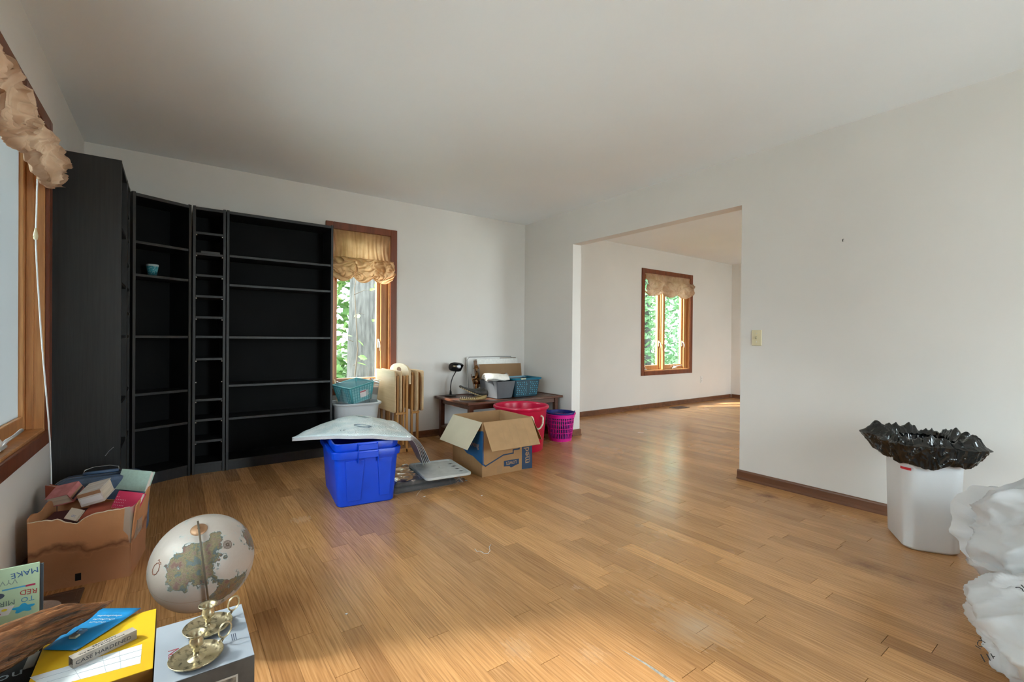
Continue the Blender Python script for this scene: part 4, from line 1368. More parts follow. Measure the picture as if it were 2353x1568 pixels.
# driftwood
dw = thing('driftwood', 'weathered brown driftwood branch resting across the yellow box', 'driftwood', (0, 0, 0))
ZD = ZT + .052
PP = [fl(x, y, z) for x, y, z in ((-95, 1545, ZD + .01), (-20, 1500, ZD + .01), (45, 1468, ZD + .004), (105, 1440, ZD), (155, 1418, ZD - .002), (192, 1408, ZD - .006), (222, 1395, ZD - .006), (244, 1388, ZD - .005), (259, 1381, ZD - .004))]
RD = [.066, .066, .063, .056, .045, .030, .015, .008, .003]
cen, rads = [], []
for i in range(len(PP) - 1):
    for k in range(9):
        t = k / 9
        cen.append(PP[i].lerp(PP[i + 1], t))
        rads.append(RD[i] * (1 - t) + RD[i + 1] * t)
cen.append(PP[-1]); rads.append(RD[-1])
rings = []
axd = (PP[5] - PP[1]).normalized()
s1 = axd.cross(Vector((0, 0, 1))).normalized()
s2 = s1.cross(axd)
dw.matrix_world = Matrix.Translation(PP[0]) @ axes(axd, -s1, s2).to_4x4()
DWI = dw.matrix_world.inverted()
for i, (p, r_) in enumerate(zip(cen, rads)):
    rg = []
    for j in range(72):
        a = 2 * pi * j / 72
        tw = a + i * .012
        cam_side = max(0, cos(a - .4)) ** .7
        nn = .22 * ridge(cos(tw) * 2.2, sin(tw) * 2.2, i * .016) + cam_side * .75 * (max(0, ridge(cos(tw) * 4.2, sin(tw) * 4.2, i * .018 + 9)) ** 1.5 - .45)
        q = r_ * (.80 + nn * .55)
        rg.append(DWI @ (p + s1 * cos(a) * q * .92 + s2 * sin(a) * q * .72))
    rings.append(rg)
wd = wood('driftwood_grain', (.34, .14, .055), (.030, .020, .016), 'X', 34, .38, rp=(.52, .86), bump=.6)
G().loft(rings).make('branch', wd, dw, smooth=True)

# green activity box, silver plate
GY = 1.9
p0, p1_ = wy(*c1(268, 745), GY), wy(*c1(0, 800), GY)
gbk = thing('activity_box', 'pale green picture-book box standing upright and upside down beside the silver plate', 'box', (p0.x, GY, 0), 0, rot=(radians(-2.0), 0, 0))
hz_, wz_ = p0.z, .185
M_GRN = mat('pale_green_card', (.50, .66, .44), .5, var=.04, vscale=20)
G().box(-wz_, 0, 0, 0, .006, hz_).make('front_board', M_GRN, gbk, bev=.001, seg=1)
G().box(-wz_ + .003, .0062, .003, -.0015, .030, hz_ - .012).make('pages', mat('dark_block', (.035, .04, .045), .6), gbk)
G().box(-wz_, .0302, 0, .004, .034, hz_ - .014).make('back_board', mat('back_board', (.10, .12, .14), .5), gbk, bev=.001, seg=1)
def gtext(s, size, col, x, z, tilt=0):
    text(s, size, mat('ink_%s_%d' % (s, int(x * 1000)), col, .7), gbk, (x, -.0004, z), (-cos(tilt), 0, -sin(tilt)), (sin(tilt), 0, -cos(tilt)))
gtext('MAKE', .022, (.05, .12, .30), -.030, hz_ - .022, .1)
gtext('VYV', .020, (.28, .36, .30), -.062, hz_ - .040)
gtext('RED', .020, (.42, .05, .05), -.022, hz_ - .078, -.1)
gtext('TO', .020, (.10, .30, .48), -.024, hz_ - .098)
gtext('MIRROR', .020, (.16, .22, .20), -.085, hz_ - .098)
gtext('ART', .022, (.60, .20, .06), -.045, hz_ - .158, .1)
G().box(-.075, -.0006, hz_ - .062, -.028, 0, hz_ - .058).make('pencil_print', mat('pencil_blue', (.10, .38, .62), .6), gbk)
G().box(-.028, -.0006, hz_ - .063, -.008, 0, hz_ - .058).make('pencil_tip', mat('pencil_red', (.45, .03, .10), .6), gbk)
G().prism([(-.092 + .022 * cos(t), hz_ - .075 + .010 * sin(t)) for t in [2 * pi * k / 20 for k in range(20)]], lambda a, b, t: (a, t, b), -.0006, 0).make('ellipse_print', mat('ellipse_dark', (.07, .09, .14), .6), gbk)
G().prism([(-.032 + (.020 + .005 * sin(5 * t)) * cos(t), hz_ - .122 + (.011 + .003 * sin(5 * t)) * sin(t)) for t in [2 * pi * k / 30 for k in range(30)]], lambda a, b, t: (a, t, b), -.0006, 0).make('splash_print', mat('splash_blue', (.03, .40, .72), .6), gbk)
G().prism([(-.105, hz_ - .130), (-.062, hz_ - .132), (-.050, hz_ - .108), (-.105, hz_ - .106)], lambda a, b, t: (a, t, b), -.0006, 0).make('palette_print', mat('palette_white', (.76, .76, .74), .6), gbk)
for k, (x, z, c) in enumerate(((-.070, -.116, (.75, .60, .04)), (-.085, -.115, (.45, .03, .15)), (-.083, -.125, (.5, .05, .1)))):
    G().prism([(x + .006 * cos(t), hz_ + z + .0035 * sin(t)) for t in [2 * pi * j / 12 for j in range(12)]], lambda a, b, t: (a, t, b), -.0009, -.0006).make('paint_dot', mat('paint_dot_%d' % k, c, .6), gbk)
sp_ = thing('plate', 'round silver plate lying on the floor register', 'plate', (-.425, 2.425, .0062))
G().lathe([(.0001, .002), (.045, .002), (.050, .0035), (.056, .003), (.064, .005), (.070, .0045), (.078, .008), (.085, .009), (.086, .0075), (.07, .0), (.0001, 0)], 48).make('dish', mat('silver', (.86, .88, .89), .25, .75, var=.08, vscale=40), sp_, smooth=True)
# ================================================================ middle of the room
c6 = lambda x, y: (660 + x / 3.3614, 820 + y / 3.3614)
c8 = lambda x, y: (980 + x / 5.808, 790 + y / 5.808)
cb5 = lambda x, y: (1010 + x / 8.712, 930 + y / 8.712)

# ---------------------------------------------------------------- two nested blue recycling bins
M_BLUE = mat('blue_plastic', (.0, .055, .60), .36, var=.08, vscale=6, spec=.5)
def recycling_bin(label, z0, hgt, ro=.014, sc_=1.0):
    r = thing('recycling_bin', label, 'bin', (1.0125, 3.1335, z0), radians(-6.7), 'nested blue bins')
    r.scale = (sc_, sc_, 1)
    w0, d0, w1, d1 = .345, .525, .395, .575
    def rg(t, o=0.0, z=None):
        w, d = w0 + (w1 - w0) * t + 2 * o, d0 + (d1 - d0) * t + 2 * o
        return ring3(rrect(w, d, .035 + .01 * t + o * .5, 4), hgt * t if z is None else z)
    g = G()
    g.loft([rg(0, -.006, 0), rg(.02), rg(.5), rg(1.0)], True, False)
    g.loft([rg(1.0, -.003), rg(.5, -.003), rg(.03, -.003)], False, True)
    smooth_angle(g.make('shell', M_BLUE, r), 35)
    g = G()
    g.loft([rg(.875, .000), rg(.875, ro), rg(.99, ro + .002), rg(1.0, ro), rg(1.0, -.003)], False, False)
    smooth_angle(g.make('rim', M_BLUE, r), 35)
    fy = lambda z: -(d0 + (d1 - d0) * z / hgt) / 2
    # bracket handle on the front rim
    hx = .062
    g = G()
    for x0, x1, za, zb in ((-hx, hx, hgt - .044, hgt - .010), (-hx, -hx + .004, hgt - .075, hgt - .004), (hx - .004, hx, hgt - .075, hgt - .004)):
        g.box(x0, fy(hgt) - .024, za, x1, fy(hgt) - .004, zb)
    g.make('handle', M_BLUE, r, bev=.002)
    return r, fy
r, fy = recycling_bin('lower blue recycling bin with ribbed front, standing on the oak floor', 0.0, .345)
for (xa, xb, xc, xd) in ((-.135, -.020, -.040, -.118), (.060, .150, .138, .078)):
    za, zb = (.035, .285) if xa < 0 else (.045, .285)
    V = []
    for off in (-.002, .0075):
        for x, z in ((xd, za), (xc, za), (xb, zb), (xa, zb)):
            V.append((x, fy(z) - off, z))
    G().add(V, [(0, 1, 2, 3), (4, 5, 6, 7), (0, 1, 5, 4), (1, 2, 6, 5), (2, 3, 7, 6), (3, 0, 4, 7)]).make('rib', M_BLUE, r, bev=.002)
g = G()
g.box(-.1775, -.10, .17, -.1765, -.06, .21)
g.box(-.1775, -.15, .12, -.1765, -.13, .15)
g.make('sticker', mat('white_sticker', (.75, .77, .8), .6), r)
recycling_bin('upper blue recycling bin nested in the other, only its rim showing', .058, .334, .006, .972)

# ---------------------------------------------------------------- folded foil bubble insulation
def foil_mat():
    m = mat('foil_bubble', (.66, .77, .81), .30, .10, col2=(.88, .93, .95), vscale=13, vdet=6)
    nt = m.node_tree
    b = nt.nodes['Principled BSDF']
    tc = nt.nodes.new('ShaderNodeTexCoord')
    v = nt.nodes.new('ShaderNodeTexVoronoi')
    v.inputs['Scale'].default_value = 110
    nt.links.new(tc.outputs['Object'], v.inputs['Vector'])
    n = nt.nodes.new('ShaderNodeTexNoise')
    n.inputs['Scale'].default_value = 22
    n.inputs['Detail'].default_value = 5
    nt.links.new(tc.outputs['Object'], n.inputs['Vector'])
    a = nt.nodes.new('ShaderNodeMath')
    a.operation = 'ADD'
    nt.links.new(v.outputs['Distance'], a.inputs[0])
    nt.links.new(n.outputs['Fac'], a.inputs[1])
    bp = nt.nodes.new('ShaderNodeBump')
    bp.inputs['Strength'].default_value = .9
    bp.inputs['Distance'].default_value = .007
    nt.links.new(a.outputs[0], bp.inputs['Height'])
    nt.links.new(bp.outputs['Normal'], b.inputs['Normal'])
    return m
M_FOIL = foil_mat()
M_FOILE = mat('foil_edge', (.62, .60, .62), .5, .2)
fo = thing('foil_insulation', 'folded silver bubble-foil insulation sheet draped over the blue bins', 'insulation', (0, 0, 0))
FL_, FB1 = Vector((.615, 3.215, 0)), Vector((.93, 3.52, 0))
FR_, FB2 = Vector((1.185, 2.675, 0)), Vector((1.33, 3.34, 0))
FD = fl(983, 1066, .125)
def foil_pt(s, t, lay):
    if s <= .72:
        k = s / .72
        e0, e1 = FL_.lerp(FB1, t), FR_.lerp(FB2, t)
        bow = .06 * sin(pi * k) * t
        p = e0.lerp(e1, k) + Vector((bow * .3, bow, 0))
        z = .418 + .052 * sin(pi * min(1, .08 + k * 1.0)) * (.12 + .88 * sin(pi * min(1, .02 + t * .75))) - .022 * (1 - k) ** 2 * (1 - t) + .006 * rn(k * 5, t * 5, 2)
        z += .012 * k * (1 - t)
        return Vector((p.x, p.y, z - lay * .0052))
    k = (s - .72) / .28
    e1 = FR_.lerp(FB2, t)
    far = FD + Vector((.02 + .05 * t, .22 * t, 0))
    a = k * pi / 2
    x = sin(a) ** 1.25
    drop = 1 - cos(a) ** 1.1
    p = e1.lerp(far, x * .55 + .45 * k * k)
    z0_, z1_ = .418 + .006 * rn(5, t * 5, 2), .128
    z = z0_ + (z1_ - z0_) * drop + .012 * (1 - t) * (1 - k)
    n_ = Vector((-.85, -.35, 0))
    return Vector((p.x, p.y, z)) + n_ * (lay * .020 * k) + Vector((0, 0, -lay * .0052 * (1 - k)))
for lay in range(5):
    G().grid(lambda a, b, L=lay: foil_pt(a, b, L), 60, 22).make('layer', M_FOIL if lay == 0 else M_FOILE, fo, smooth=True, solid=.0028)
ink = mat('foil_print', (.10, .16, .22), .5)
def foil_text(s, size, a, b, rotd):
    p = foil_pt(a, b, 0)
    ex = (foil_pt(a + .02, b, 0) - p).normalized()
    ey = (foil_pt(a, b + .04, 0) - p)
    ey = (ey - ex * ey.dot(ex)).normalized()
    c, s_ = cos(radians(rotd)), sin(radians(rotd))
    ez = ex.cross(ey)
    text(s, size, ink, fo, p + ez * .0035, ex * c + ey * s_, ey * c - ex * s_, squash=1.2)
foil_text('BU', .03, .47, .30, 80)
foil_text('LE', .03, .30, .12, 10)
p = foil_pt(.42, .30, 0)
ex = (foil_pt(.44, .30, 0) - p).normalized()
ey = Vector((0, 0, 1)).cross(ex)
G().tube([p + Vector((0, 0, .0035)) + ex * .055 * cos(t) + ey * .032 * sin(t) for t in [2 * pi * k / 32 for k in range(33)]], .0022, 5).make('oval_print', ink, fo)
G().prism([(.05 * cos(t) * (1 + .3 * sin(3 * t)), .02 * sin(t) * (1 + .3 * sin(5 * t))) for t in [2 * pi * k / 24 for k in range(24)]],
          lambda a, b, t: foil_pt(.40, .72, 0) + ex * a + ey * b + Vector((0, 0, .003 + t)), 0, .001).make('smudge_print', mat('foil_smudge', (.20, .27, .30), .5), fo)

# ---------------------------------------------------------------- bagged dark cushion, tote lid
M_DARKC = mat('dark_cloth', (.030, .026, .024), .8, var=.25, vscale=40, bump=.15, bscale=90)
cu = thing('storage_bag', 'clear plastic bag holding folded dark cloth, on the floor behind the blue bins', 'bag', (1.42, 3.09, 0), radians(-3))
def pad(z0, z1, w, d, ox, oy, seed):
    rg = []
    for z, s in ((z0, .96), (z0 + .006, 1), ((z0 + z1) / 2, 1.012), (z1 - .006, 1), (z1, .965)):
        rg.append([(ox + x * s, oy + y * s, z + .004 * rn(x * 9, y * 9, seed) * (1 if z > z0 + .01 else 0)) for x, y in rrect(w, d, .03, 5)])
    return G().loft(rg)
pad(.002, .034, .46, .34, 0, 0, 1).make('lower_fold', M_DARKC, cu, smooth=True)
pad(.0345, .064, .43, .32, -.01, .01, 2).make('upper_fold', M_DARKC, cu, smooth=True)
M_CLEAR = film('clear_bag', (.70, .73, .78), .05, .18, 1.4)
def bagf(a, b):
    x, y = (a - .5) * .56, (b - .5) * .42
    e = max(abs(a - .5), abs(b - .5)) * 2
    z = .069 * max(0, 1 - max(0, e - .78) * 4.5) + .006 + .020 * abs(rn(x * 9, y * 9, 4)) + .006 * abs(rn(x * 22, y * 22, 6))
    return (x + .012 * rn(y * 20, z * 9, 1), y + .012 * rn(x * 20, 3, 1), z)
G().grid(bagf, 60, 44).make('film', M_CLEAR, cu, smooth=True)
def tuft(ox, oy, sc, seed, up):
    def f(a, b):
        x, y = (a - .5) * sc, (b - .5) * sc * .8
        return (ox + x, oy + y, .008 + up * (1 - min(1, 2 * sqrt((a - .5) ** 2 + (b - .5) ** 2))) + .026 * abs(rn(x * 24, y * 24, seed)))
    return G().grid(f, 22, 18)
tuft(.262, -.13, .11, 3, .006).make('film_end', film('clear_bag_end', (.75, .78, .84), .28, .1), cu)
tuft(-.02, .20, .17, 9, .085).make('film_gather', film('clear_bag_gather', (.72, .75, .8), .20, .15), cu, smooth=True)
pa, pb, pc, pd = [fl(*c6(x, y), .095) for x, y in ((905, 842), (1130, 932), (1442, 884), (1190, 808))]
ld = thing('tote_lid', 'grey plastic tote lid lying on the bagged cloth', 'lid', (0, 0, .086))
cen_ = (pa + pb + pc + pd) / 4
e1 = ((pc - pb) + (pd - pa)).normalized()
e2 = Vector((0, 0, 1)).cross(e1)
lw, ll = .33, .42
ld.location = (1.565, 3.03, .081)
ld.rotation_euler = (0, 0, math.atan2(e1.y, e1.x))
M_LID = mat('grey_lid', (.50, .51, .50), .45, var=.08, vscale=20)
g = G()
g.loft([ring3(rrect(lw, ll, .03, 5), .0), ring3(rrect(lw + .006, ll + .006, .033, 5), .003), ring3(rrect(lw + .006, ll + .006, .033, 5), .015), ring3(rrect(lw - .002, ll - .002, .03, 5), .018),
        ring3(rrect(lw - .03, ll - .03, .025, 5), .016), ring3(rrect(lw - .036, ll - .036, .022, 5), .010)])
smooth_angle(g.make('panel', M_LID, ld), 30)
g = G()
for k in range(4):
    g.prism([(.12 + .02 * cos(t), -.12 + .07 * k + .010 * sin(t)) for t in (0, 1.5, 3.0, 4.6)], lambda a, b, t: (a, b, t), .0105, .0112)
g.make('scuff', mat('lid_scuff', (.06, .055, .05), .8), ld)
th = [fl(*c6(x, y), z) for x, y, z in ((990, 830, .11), (1000, 880, .10), (1035, 920, .07), (1040, 960, .05), (1025, 1000, .02), (1035, 1030, .002), (1010, 1055, .001), (1000, 1075, .001))]
tag(G().tube(th, .0011, 5).make('thread', mat('white_thread', (.75, .73, .68), .9), smooth=True), 'loose white thread trailing over the bagged cloth onto the floor', 'thread')

# ---------------------------------------------------------------- open moving box
lb = thing('moving_box', 'open cardboard moving box with blue print, flaps folded out', 'box', (1.871, 2.931, 0), radians(-.6))
LW, LD, LH, T = .470, .462, .411, .004
M_KRAFT = mat('kraft_card', (.40, .235, .115), .85, var=.05, vscale=12, spec=.15)
M_KRAFTI = mat('kraft_inside', (.42, .26, .135), .85, var=.05, vscale=14, spec=.15)
M_LBLUE = mat('box_blue_print', (.008, .10, .27), .6)
M_LNAVY = mat('box_navy_print', (.022, .055, .115), .6)
def panel2(nm, x0, y0, z0, x1, y1, z1):
    return G().box(x0, y0, z0, x1, y1, z1).make(nm, M_KRAFT, lb, bev=.0008, seg=1)
panel2('wall', 0, 0, 0, LW, T, LH)
panel2('wall', 0, LD - T, 0, LW, LD, LH)
panel2('wall', 0, T, 0, T, LD - T, LH)
panel2('wall', LW - T, T, 0, LW, LD - T, LH)
panel2('bottom', T, T, .001, LW - T, LD - T, .005)
FLEN = .228
def flap(hinge0, hinge1, out, ang, nm='flap', inset=.006, mt=None, rib=False):
    h0, h1, out = Vector(hinge0), Vector(hinge1), Vector(out)
    d = (out * sin(ang) - Vector((0, 0, 1)) * cos(ang))
    al = (h1 - h0).normalized()
    nr = al.cross(d).normalized()
    a, b = h0 + al * inset, h1 - al * inset
    V = [a, b, b + d * FLEN - al * .004, a + d * FLEN + al * .004]
    g = G()
    g.loft([[p - nr * T / 2 for p in V], [p + nr * T / 2 for p in V]])
    return g.make(nm, mt or M_KRAFTI, lb, bev=.0008, seg=1)
flap((0, LD, LH), (0, 0, LH), (-1, 0, 0), radians(33), mt=mat('lit_flap', (.58, .50, .37), .85, var=.03))  # light on this flap is painted in as a paler card
flap((0, 0, LH), (LW, 0, LH), (0, -1, 0), radians(31))
flap((LW, 0, LH), (LW, LD, LH), (1, 0, 0), radians(30))
flap((LW, LD, LH), (0, LD, LH), (0, 1, 0), radians(8))
for k in (.32, .46, .60, .78):                                   # pressed creases on the front flap
    d = Vector((0, -sin(radians(31)), -cos(radians(31))))
    n_ = Vector((0, -cos(radians(31)), sin(radians(31))))
    p0 = Vector((LW * k, 0, LH)) + n_ * .0022
    G().tube([p0 + d * .004, p0 + d * (FLEN - .004)], .0007, 4).make('crease', mat('crease_%d' % int(k * 100), (.48, .31, .17), .85), lb)
box0 = Vector((1.871, 2.931, 0))
def lf(x, y):                                                    # crop pixel on the front face -> (x, z)
    p = wy(*cb5(x, y), 2.931)
    return (p.x - 1.871, p.z)
def ls(x, y):                                                    # on the left face -> (y, z)
    p = wx(*cb5(x, y), 1.871)
    return (p.y - 2.931, p.z)
FRONT = lambda a, b, t: (a, -t, b)
LEFT = lambda a, b, t: (-t, a, b)
G().prism([lf(*q) for q in ((868, 535), (868, 1225), (905, 1235), (882, 1200), (882, 560))], FRONT, 0, .0006).make('blue_print', M_LBLUE, lb)
def stroke(P, wdt, fn, m, nm):
    g = G()
    for (a, b), (c, d) in zip(P, P[1:]):
        dx, dy = c - a, d - b
        L_ = sqrt(dx * dx + dy * dy)
        nx, ny = -dy / L_ * wdt / 2, dx / L_ * wdt / 2
        ex_, ey_ = dx / L_ * wdt / 2, dy / L_ * wdt / 2
        g.prism([(a - ex_ + nx, b - ey_ + ny), (c + ex_ + nx, d + ey_ + ny), (c + ex_ - nx, d + ey_ - ny), (a - ex_ - nx, b - ey_ - ny)], fn, 0, .0005)
    return g.make(nm, m, lb)
stroke([lf(*q) for q in ((872, 1200), (920, 1235), (1275, 1010), (1470, 970), (1470, 905), (1590, 885), (1590, 840))], .010, FRONT, M_LNAVY, 'line_print')
G().prism([lf(*q) for q in ((1285, 1130), (1583, 1080), (1583, 1185), (1540, 1200), (1425, 1262), (1395, 1232), (1285, 1240))], FRONT, 0, .0006).make('badge_print', M_LNAVY, lb)
a, b = lf(1432, 1158)
text("LOWE'S", .034, mat('kraft_print', (.42, .26, .135), .8), lb, (a, -.0009, b), (-1, 0, 0), (0, 0, -1), squash=.85, bold=.0006)
pv = [lf(*q) for q in ((1640, 1295), (1846, 1265), (1846, 560), (1646, 590))]
G().prism(pv, FRONT, 0, .0006).make('panel_print', M_LNAVY, lb)
cx = (pv[0][0] + pv[1][0]) / 2
text('medium', .075, MATS['kraft_print'], lb, (cx - .006, -.0009, pv[0][1] + .040), (0, 0, 1), (-1, 0, 0), align='LEFT', bold=.0008)
text('mediano', .020, MATS['kraft_print'], lb, (cx + .024, -.0009, pv[0][1] + .045), (0, 0, 1), (-1, 0, 0), align='LEFT')
G().prism([lf(*q) for q in ((1150, 1225), (1245, 1208), (1245, 1350), (1145, 1368))], FRONT, 0, .0004).make('tape_patch', mat('tape_patch', (.36, .21, .10), .5), lb)
G().prism([ls(*q) for q in ((864, 535), (864, 1222), (665, 1032), (545, 975), (440, 850), (440, 560))], LEFT, 0, .0006).make('blue_print', M_LBLUE, lb)
a, b = ls(790, 830)
text('moving', .06, MATS['kraft_print'], lb, (-.0009, a, b), (0, -1, 0), (0, 0, 1), align='RIGHT')
stroke([ls(*q) for q in ((330, 1150), (420, 1140), (560, 1180), (580, 1200), (520, 1225))], .004, LEFT, mat('scuff_brown', (.33, .2, .11), .9), 'scuff')

# ---------------------------------------------------------------- red rope-handled tub, nested laundry baskets
M_TUB = mat('red_tub_plastic', (.60, .008, .055), .28, var=.05, vscale=5, trans=.12)
tb = thing('tub', 'large round red plastic tub with white rope handles', 'tub', (2.675, 3.514, 0))
smooth_angle(G().lathe([(.0001, .004), (.195, .004), (.203, 0), (.208, .006), (.243, .375), (.250, .383), (.262, .392), (.266, .403), (.262, .414), (.248, .417), (.240, .410), (.238, .395), (.204, .012), (.0001, .010)], 64).make('shell', M_TUB, tb), 50)
M_ROPE = mat('rope', (.72, .66, .52), .85, var=.2, vscale=120, bump=.4, bscale=200)
for ang in (radians(-91), radians(89)):
    c, s = cos(ang), sin(ang)
    def tp(r, t, z):
        return (r * c - t * s, r * s + t * c, z)
    G().tube([tp(.225, -.055, .335), tp(.243, -.055, .337), tp(.262, -.058, .325), tp(.268, -.050, .27), tp(.266, -.025, .235), tp(.266, .0, .225), tp(.266, .025, .235), tp(.268, .050, .27), tp(.262, .058, .325), tp(.243, .055, .337), tp(.225, .055, .335)], .0085, 8).make('rope_handle', M_ROPE, tb, smooth=True)
    for t in (-.055, .055):
        G().lathe([(.0001, -.014), (.012, -.010), (.015, 0), (.011, .011), (.0001, .014)], 10, tp(.222, t, .335)).make('knot', M_ROPE, tb, smooth=True)
def basket(label, z0, mt, rim_mt, r0, r1, h, grp):
    b = thing('laundry_basket', label, 'basket', (3.2475, 3.5925, z0), 0, grp)
    G().lathe([(.0001, .003), (r0 - .004, .003), (r0, 0), (r0 + .002, .030), (r0 - .001, .030), (r0 - .003, .006), (.0001, .006)], 40).make('base', mt, b, smooth=False)
    rr_ = lambda z: r0 + (r1 - r0) * z / h
    for z in (.085, .130, .175, .215):
        G().lathe([(rr_(z) - .002, z - .003), (rr_(z) + .002, z - .003), (rr_(z) + .002, z + .003), (rr_(z) - .002, z + .003), (rr_(z) - .002, z - .003)], 40).make('hoop', mt, b)
    rib = G()
    rib.loft([[(rr_(z) + a, t, z) for a, t in ((-.0015, -.003), (.0015, -.003), (.0015, .003), (-.0015, .003))] for z in (.026, h - .03)])
    rm = rib.mesh('rib')
    for k in range(44):
        put('rib', rm, mt, b, rot=(0, 0, 2 * pi * k / 44))
    G().lathe([(rr_(h) - .004, h - .034), (rr_(h) + .001, h - .034), (rr_(h) + .003, h - .006), (rr_(h) + .011, h - .004), (rr_(h) + .012, h), (rr_(h) + .002, h + .003), (rr_(h) - .003, h), (rr_(h) - .004, h - .034)], 48).make('rim', rim_mt, b, smooth=False)
    for a in (radians(-52), radians(128)):                       # lifting handles are arched out of the rim
        c, s = cos(a), sin(a)
        P = []
        for k in range(9):
            q = -.26 + .52 * k / 8
            r_ = rr_(h) + .007
            P.append((r_ * cos(a + q), r_ * sin(a + q), h + .001 + .013 * sin(pi * k / 8) ** .6))
        G().tube(P, .0065, 8).make('handle', rim_mt, b, smooth=True)
    return b
M_MAG = mat('magenta_plastic', (.62, .008, .26), .35)
M_NAVY = mat('navy_plastic', (.010, .020, .17), .35)
basket('round magenta laundry basket standing on the floor beside the red tub', 0, M_MAG, M_MAG, .116, .147, .272, 'nested laundry baskets')
basket('round navy blue laundry basket nested inside the magenta one', .020, M_NAVY, M_NAVY, .106, .141, .268, 'nested laundry baskets')

# ---------------------------------------------------------------- low table in the corner
M_MAHOG = wood('mahogany', (.125, .045, .022), (.065, .022, .011), 'X', 16, .3)
ZB = .43
ct = thing('coffee_table', 'low dark mahogany coffee table in the room corner', 'table', (2.245, 3.765, 0), 0)
TWd, TDp = 1.195, .70
G().box(.03, .03, ZB - .012, TWd - .03, TDp - .03, ZB - .006).make('top_inset', M_MAHOG, ct)
for x0, y0, x1, y1 in ((0, 0, TWd, .03), (0, TDp - .03, TWd, TDp), (0, .03, .03, TDp - .03), (TWd - .03, .03, TWd, TDp - .03)):
    G().box(x0, y0, ZB - .024, x1, y1, ZB).make('top_rail', M_MAHOG, ct, bev=.005)
for x0, y0, x1, y1 in ((.06, .05, TWd - .06, .068), (.06, TDp - .068, TWd - .06, TDp - .05), (.05, .06, .068, TDp - .06), (TWd - .068, .06, TWd - .05, TDp - .06)):
    G().box(x0, y0, ZB - .075, x1, y1, ZB - .0245).make('apron', M_MAHOG, ct, bev=.002)
lg = G().box(-.022, -.022, 0, .022, .022, ZB - .0245).mesh('leg')
for x in (.058, TWd - .058):
    for y in (.058, TDp - .058):
        put('leg', lg, M_MAHOG, ct, loc=(x, y, 0), bev=.003)
G().box(.04, .04, .105, TWd - .04, TDp - .04, .125).make('lower_shelf', wood('shelf_wood', (.16, .10, .075), (.09, .05, .035), 'X', 14, .45), ct, bev=.002)

# desk lamp
lp0 = fl(*c6(1245, 300), ZB)
M_IRON = mat('black_iron', (.018, .016, .015), .4, .4)
la = thing('desk_lamp', 'small dark gooseneck desk lamp with hooded shade on the mahogany table', 'lamp', (lp0.x + .01, lp0.y - .03, ZB + .0005))
G().lathe([(.0001, .016), (.010, .018), (.014, .012), (.035, .010), (.060, .006), (.064, .002), (.064, 0), (.0001, 0)], 32).make('base', M_IRON, la, smooth=True)
G().tube([(0, 0, .014), (0, 0, .045), (-.004, 0, .06)], [.013, .010, .006], 10).make('socket_stem', M_IRON, la, smooth=True)
G().tube([(0, 0, .05), (.0, 0, .10), (.006, -.002, .15), (.022, -.006, .20), (.045, -.012, .240), (.055, -.016, .262)], .0055, 8).make('gooseneck', M_IRON, la, smooth=True)
def shade_shell():
    rg, ri = [], []
    for k in range(9):
        x = -.085 + .17 * k / 8
        s = 1 - .20 * (abs(k - 4) / 4) ** 3
        P = [(x, .050 * s * cos(t) - .0, .042 * s * sin(t)) for t in [radians(-28 + 236 * j / 12) for j in range(13)]]
        rg.append(P)
    g = G()
    g.loft(rg, False, False, closed=False)
    for e_ in (0, -1):
        V = rg[e_]
        g.add(V, [tuple(range(len(V)))])
    return g
shm = shade_shell().make('shade', M_IRON, la, solid=.002, smooth=False, loc=(.050, -.030, .305), rot=(radians(-62), radians(6), radians(22)))
blb = G().lathe([(.0001, .032), (.010, .030), (.019, .020), (.021, .008), (.017, -.006), (.010, -.022), (.010, -.045), (.0001, -.046)], 18).make('bulb', mat('frosted_bulb', (.80, .84, .90), .3), shm, smooth=True, loc=(.018, -.012, -.008), rot=(0, radians(90), 0))
G().tube([(-.075, -.012, -.008), (-.02, -.012, -.008)], .012, 10).make('lamp_socket', mat('socket_brass', (.35, .28, .18), .4, .7), shm, smooth=True)

# crocodile head
ck = thing('crocodile_head', 'small preserved crocodile head with open jaws on the mahogany table', 'crocodile head', (2.43, 3.89, ZB + .0005), radians(168))
ck.scale = (1.15, 1.15, 1.25)
M_CROC = mat('croc_hide', (.055, .050, .042), .55, col2=(.02, .018, .016), vscale=60, bump=.5, bscale=120)
M_CROCY = mat('croc_belly', (.42, .30, .12), .6, col2=(.28, .18, .07), vscale=50)
def jaw(sec, up):
    rg = []
    for (x, w, z0, z1) in sec:
        rg.append([(x, w * cos(t), (z0 + z1) / 2 + (z1 - z0) / 2 * sin(t)) for t in [2 * pi * k / 14 for k in range(14)]])
    return G().loft(rg)
jaw([(-.06, .050, .006, .066), (-.02, .053, .004, .046), (.03, .043, .004, .026), (.08, .031, .004, .020), (.13, .024, .006, .021), (.158, .018, .008, .022), (.168, .006, .012, .020)], 0).make('lower_jaw', M_CROCY, ck, smooth=True)
uj = jaw([(-.075, .046, .03, .085), (-.045, .058, .03, .100), (-.012, .058, .035, .098), (.03, .043, .050, .092), (.08, .031, .072, .098), (.13, .026, .092, .114), (.158, .022, .104, .126), (.170, .008, .112, .122)], 1).make('upper_jaw', M_CROC, ck, smooth=True)
G().loft([[(x, w * s, z) for s in (-1, -.4, .4, 1)] for x, w, z in ((-.02, .045, .038), (.03, .038, .052), (.08, .028, .073), (.13, .023, .094), (.16, .018, .107))], False, False, closed=False).make('palate', M_CROCY, uj, solid=.004)
th_ = mat('tooth_ivory', (.72, .62, .40), .4)
tm = G().lathe([(.0001, .012), (.0016, .006), (.0026, 0), (.0001, 0)], 6).mesh('tooth')
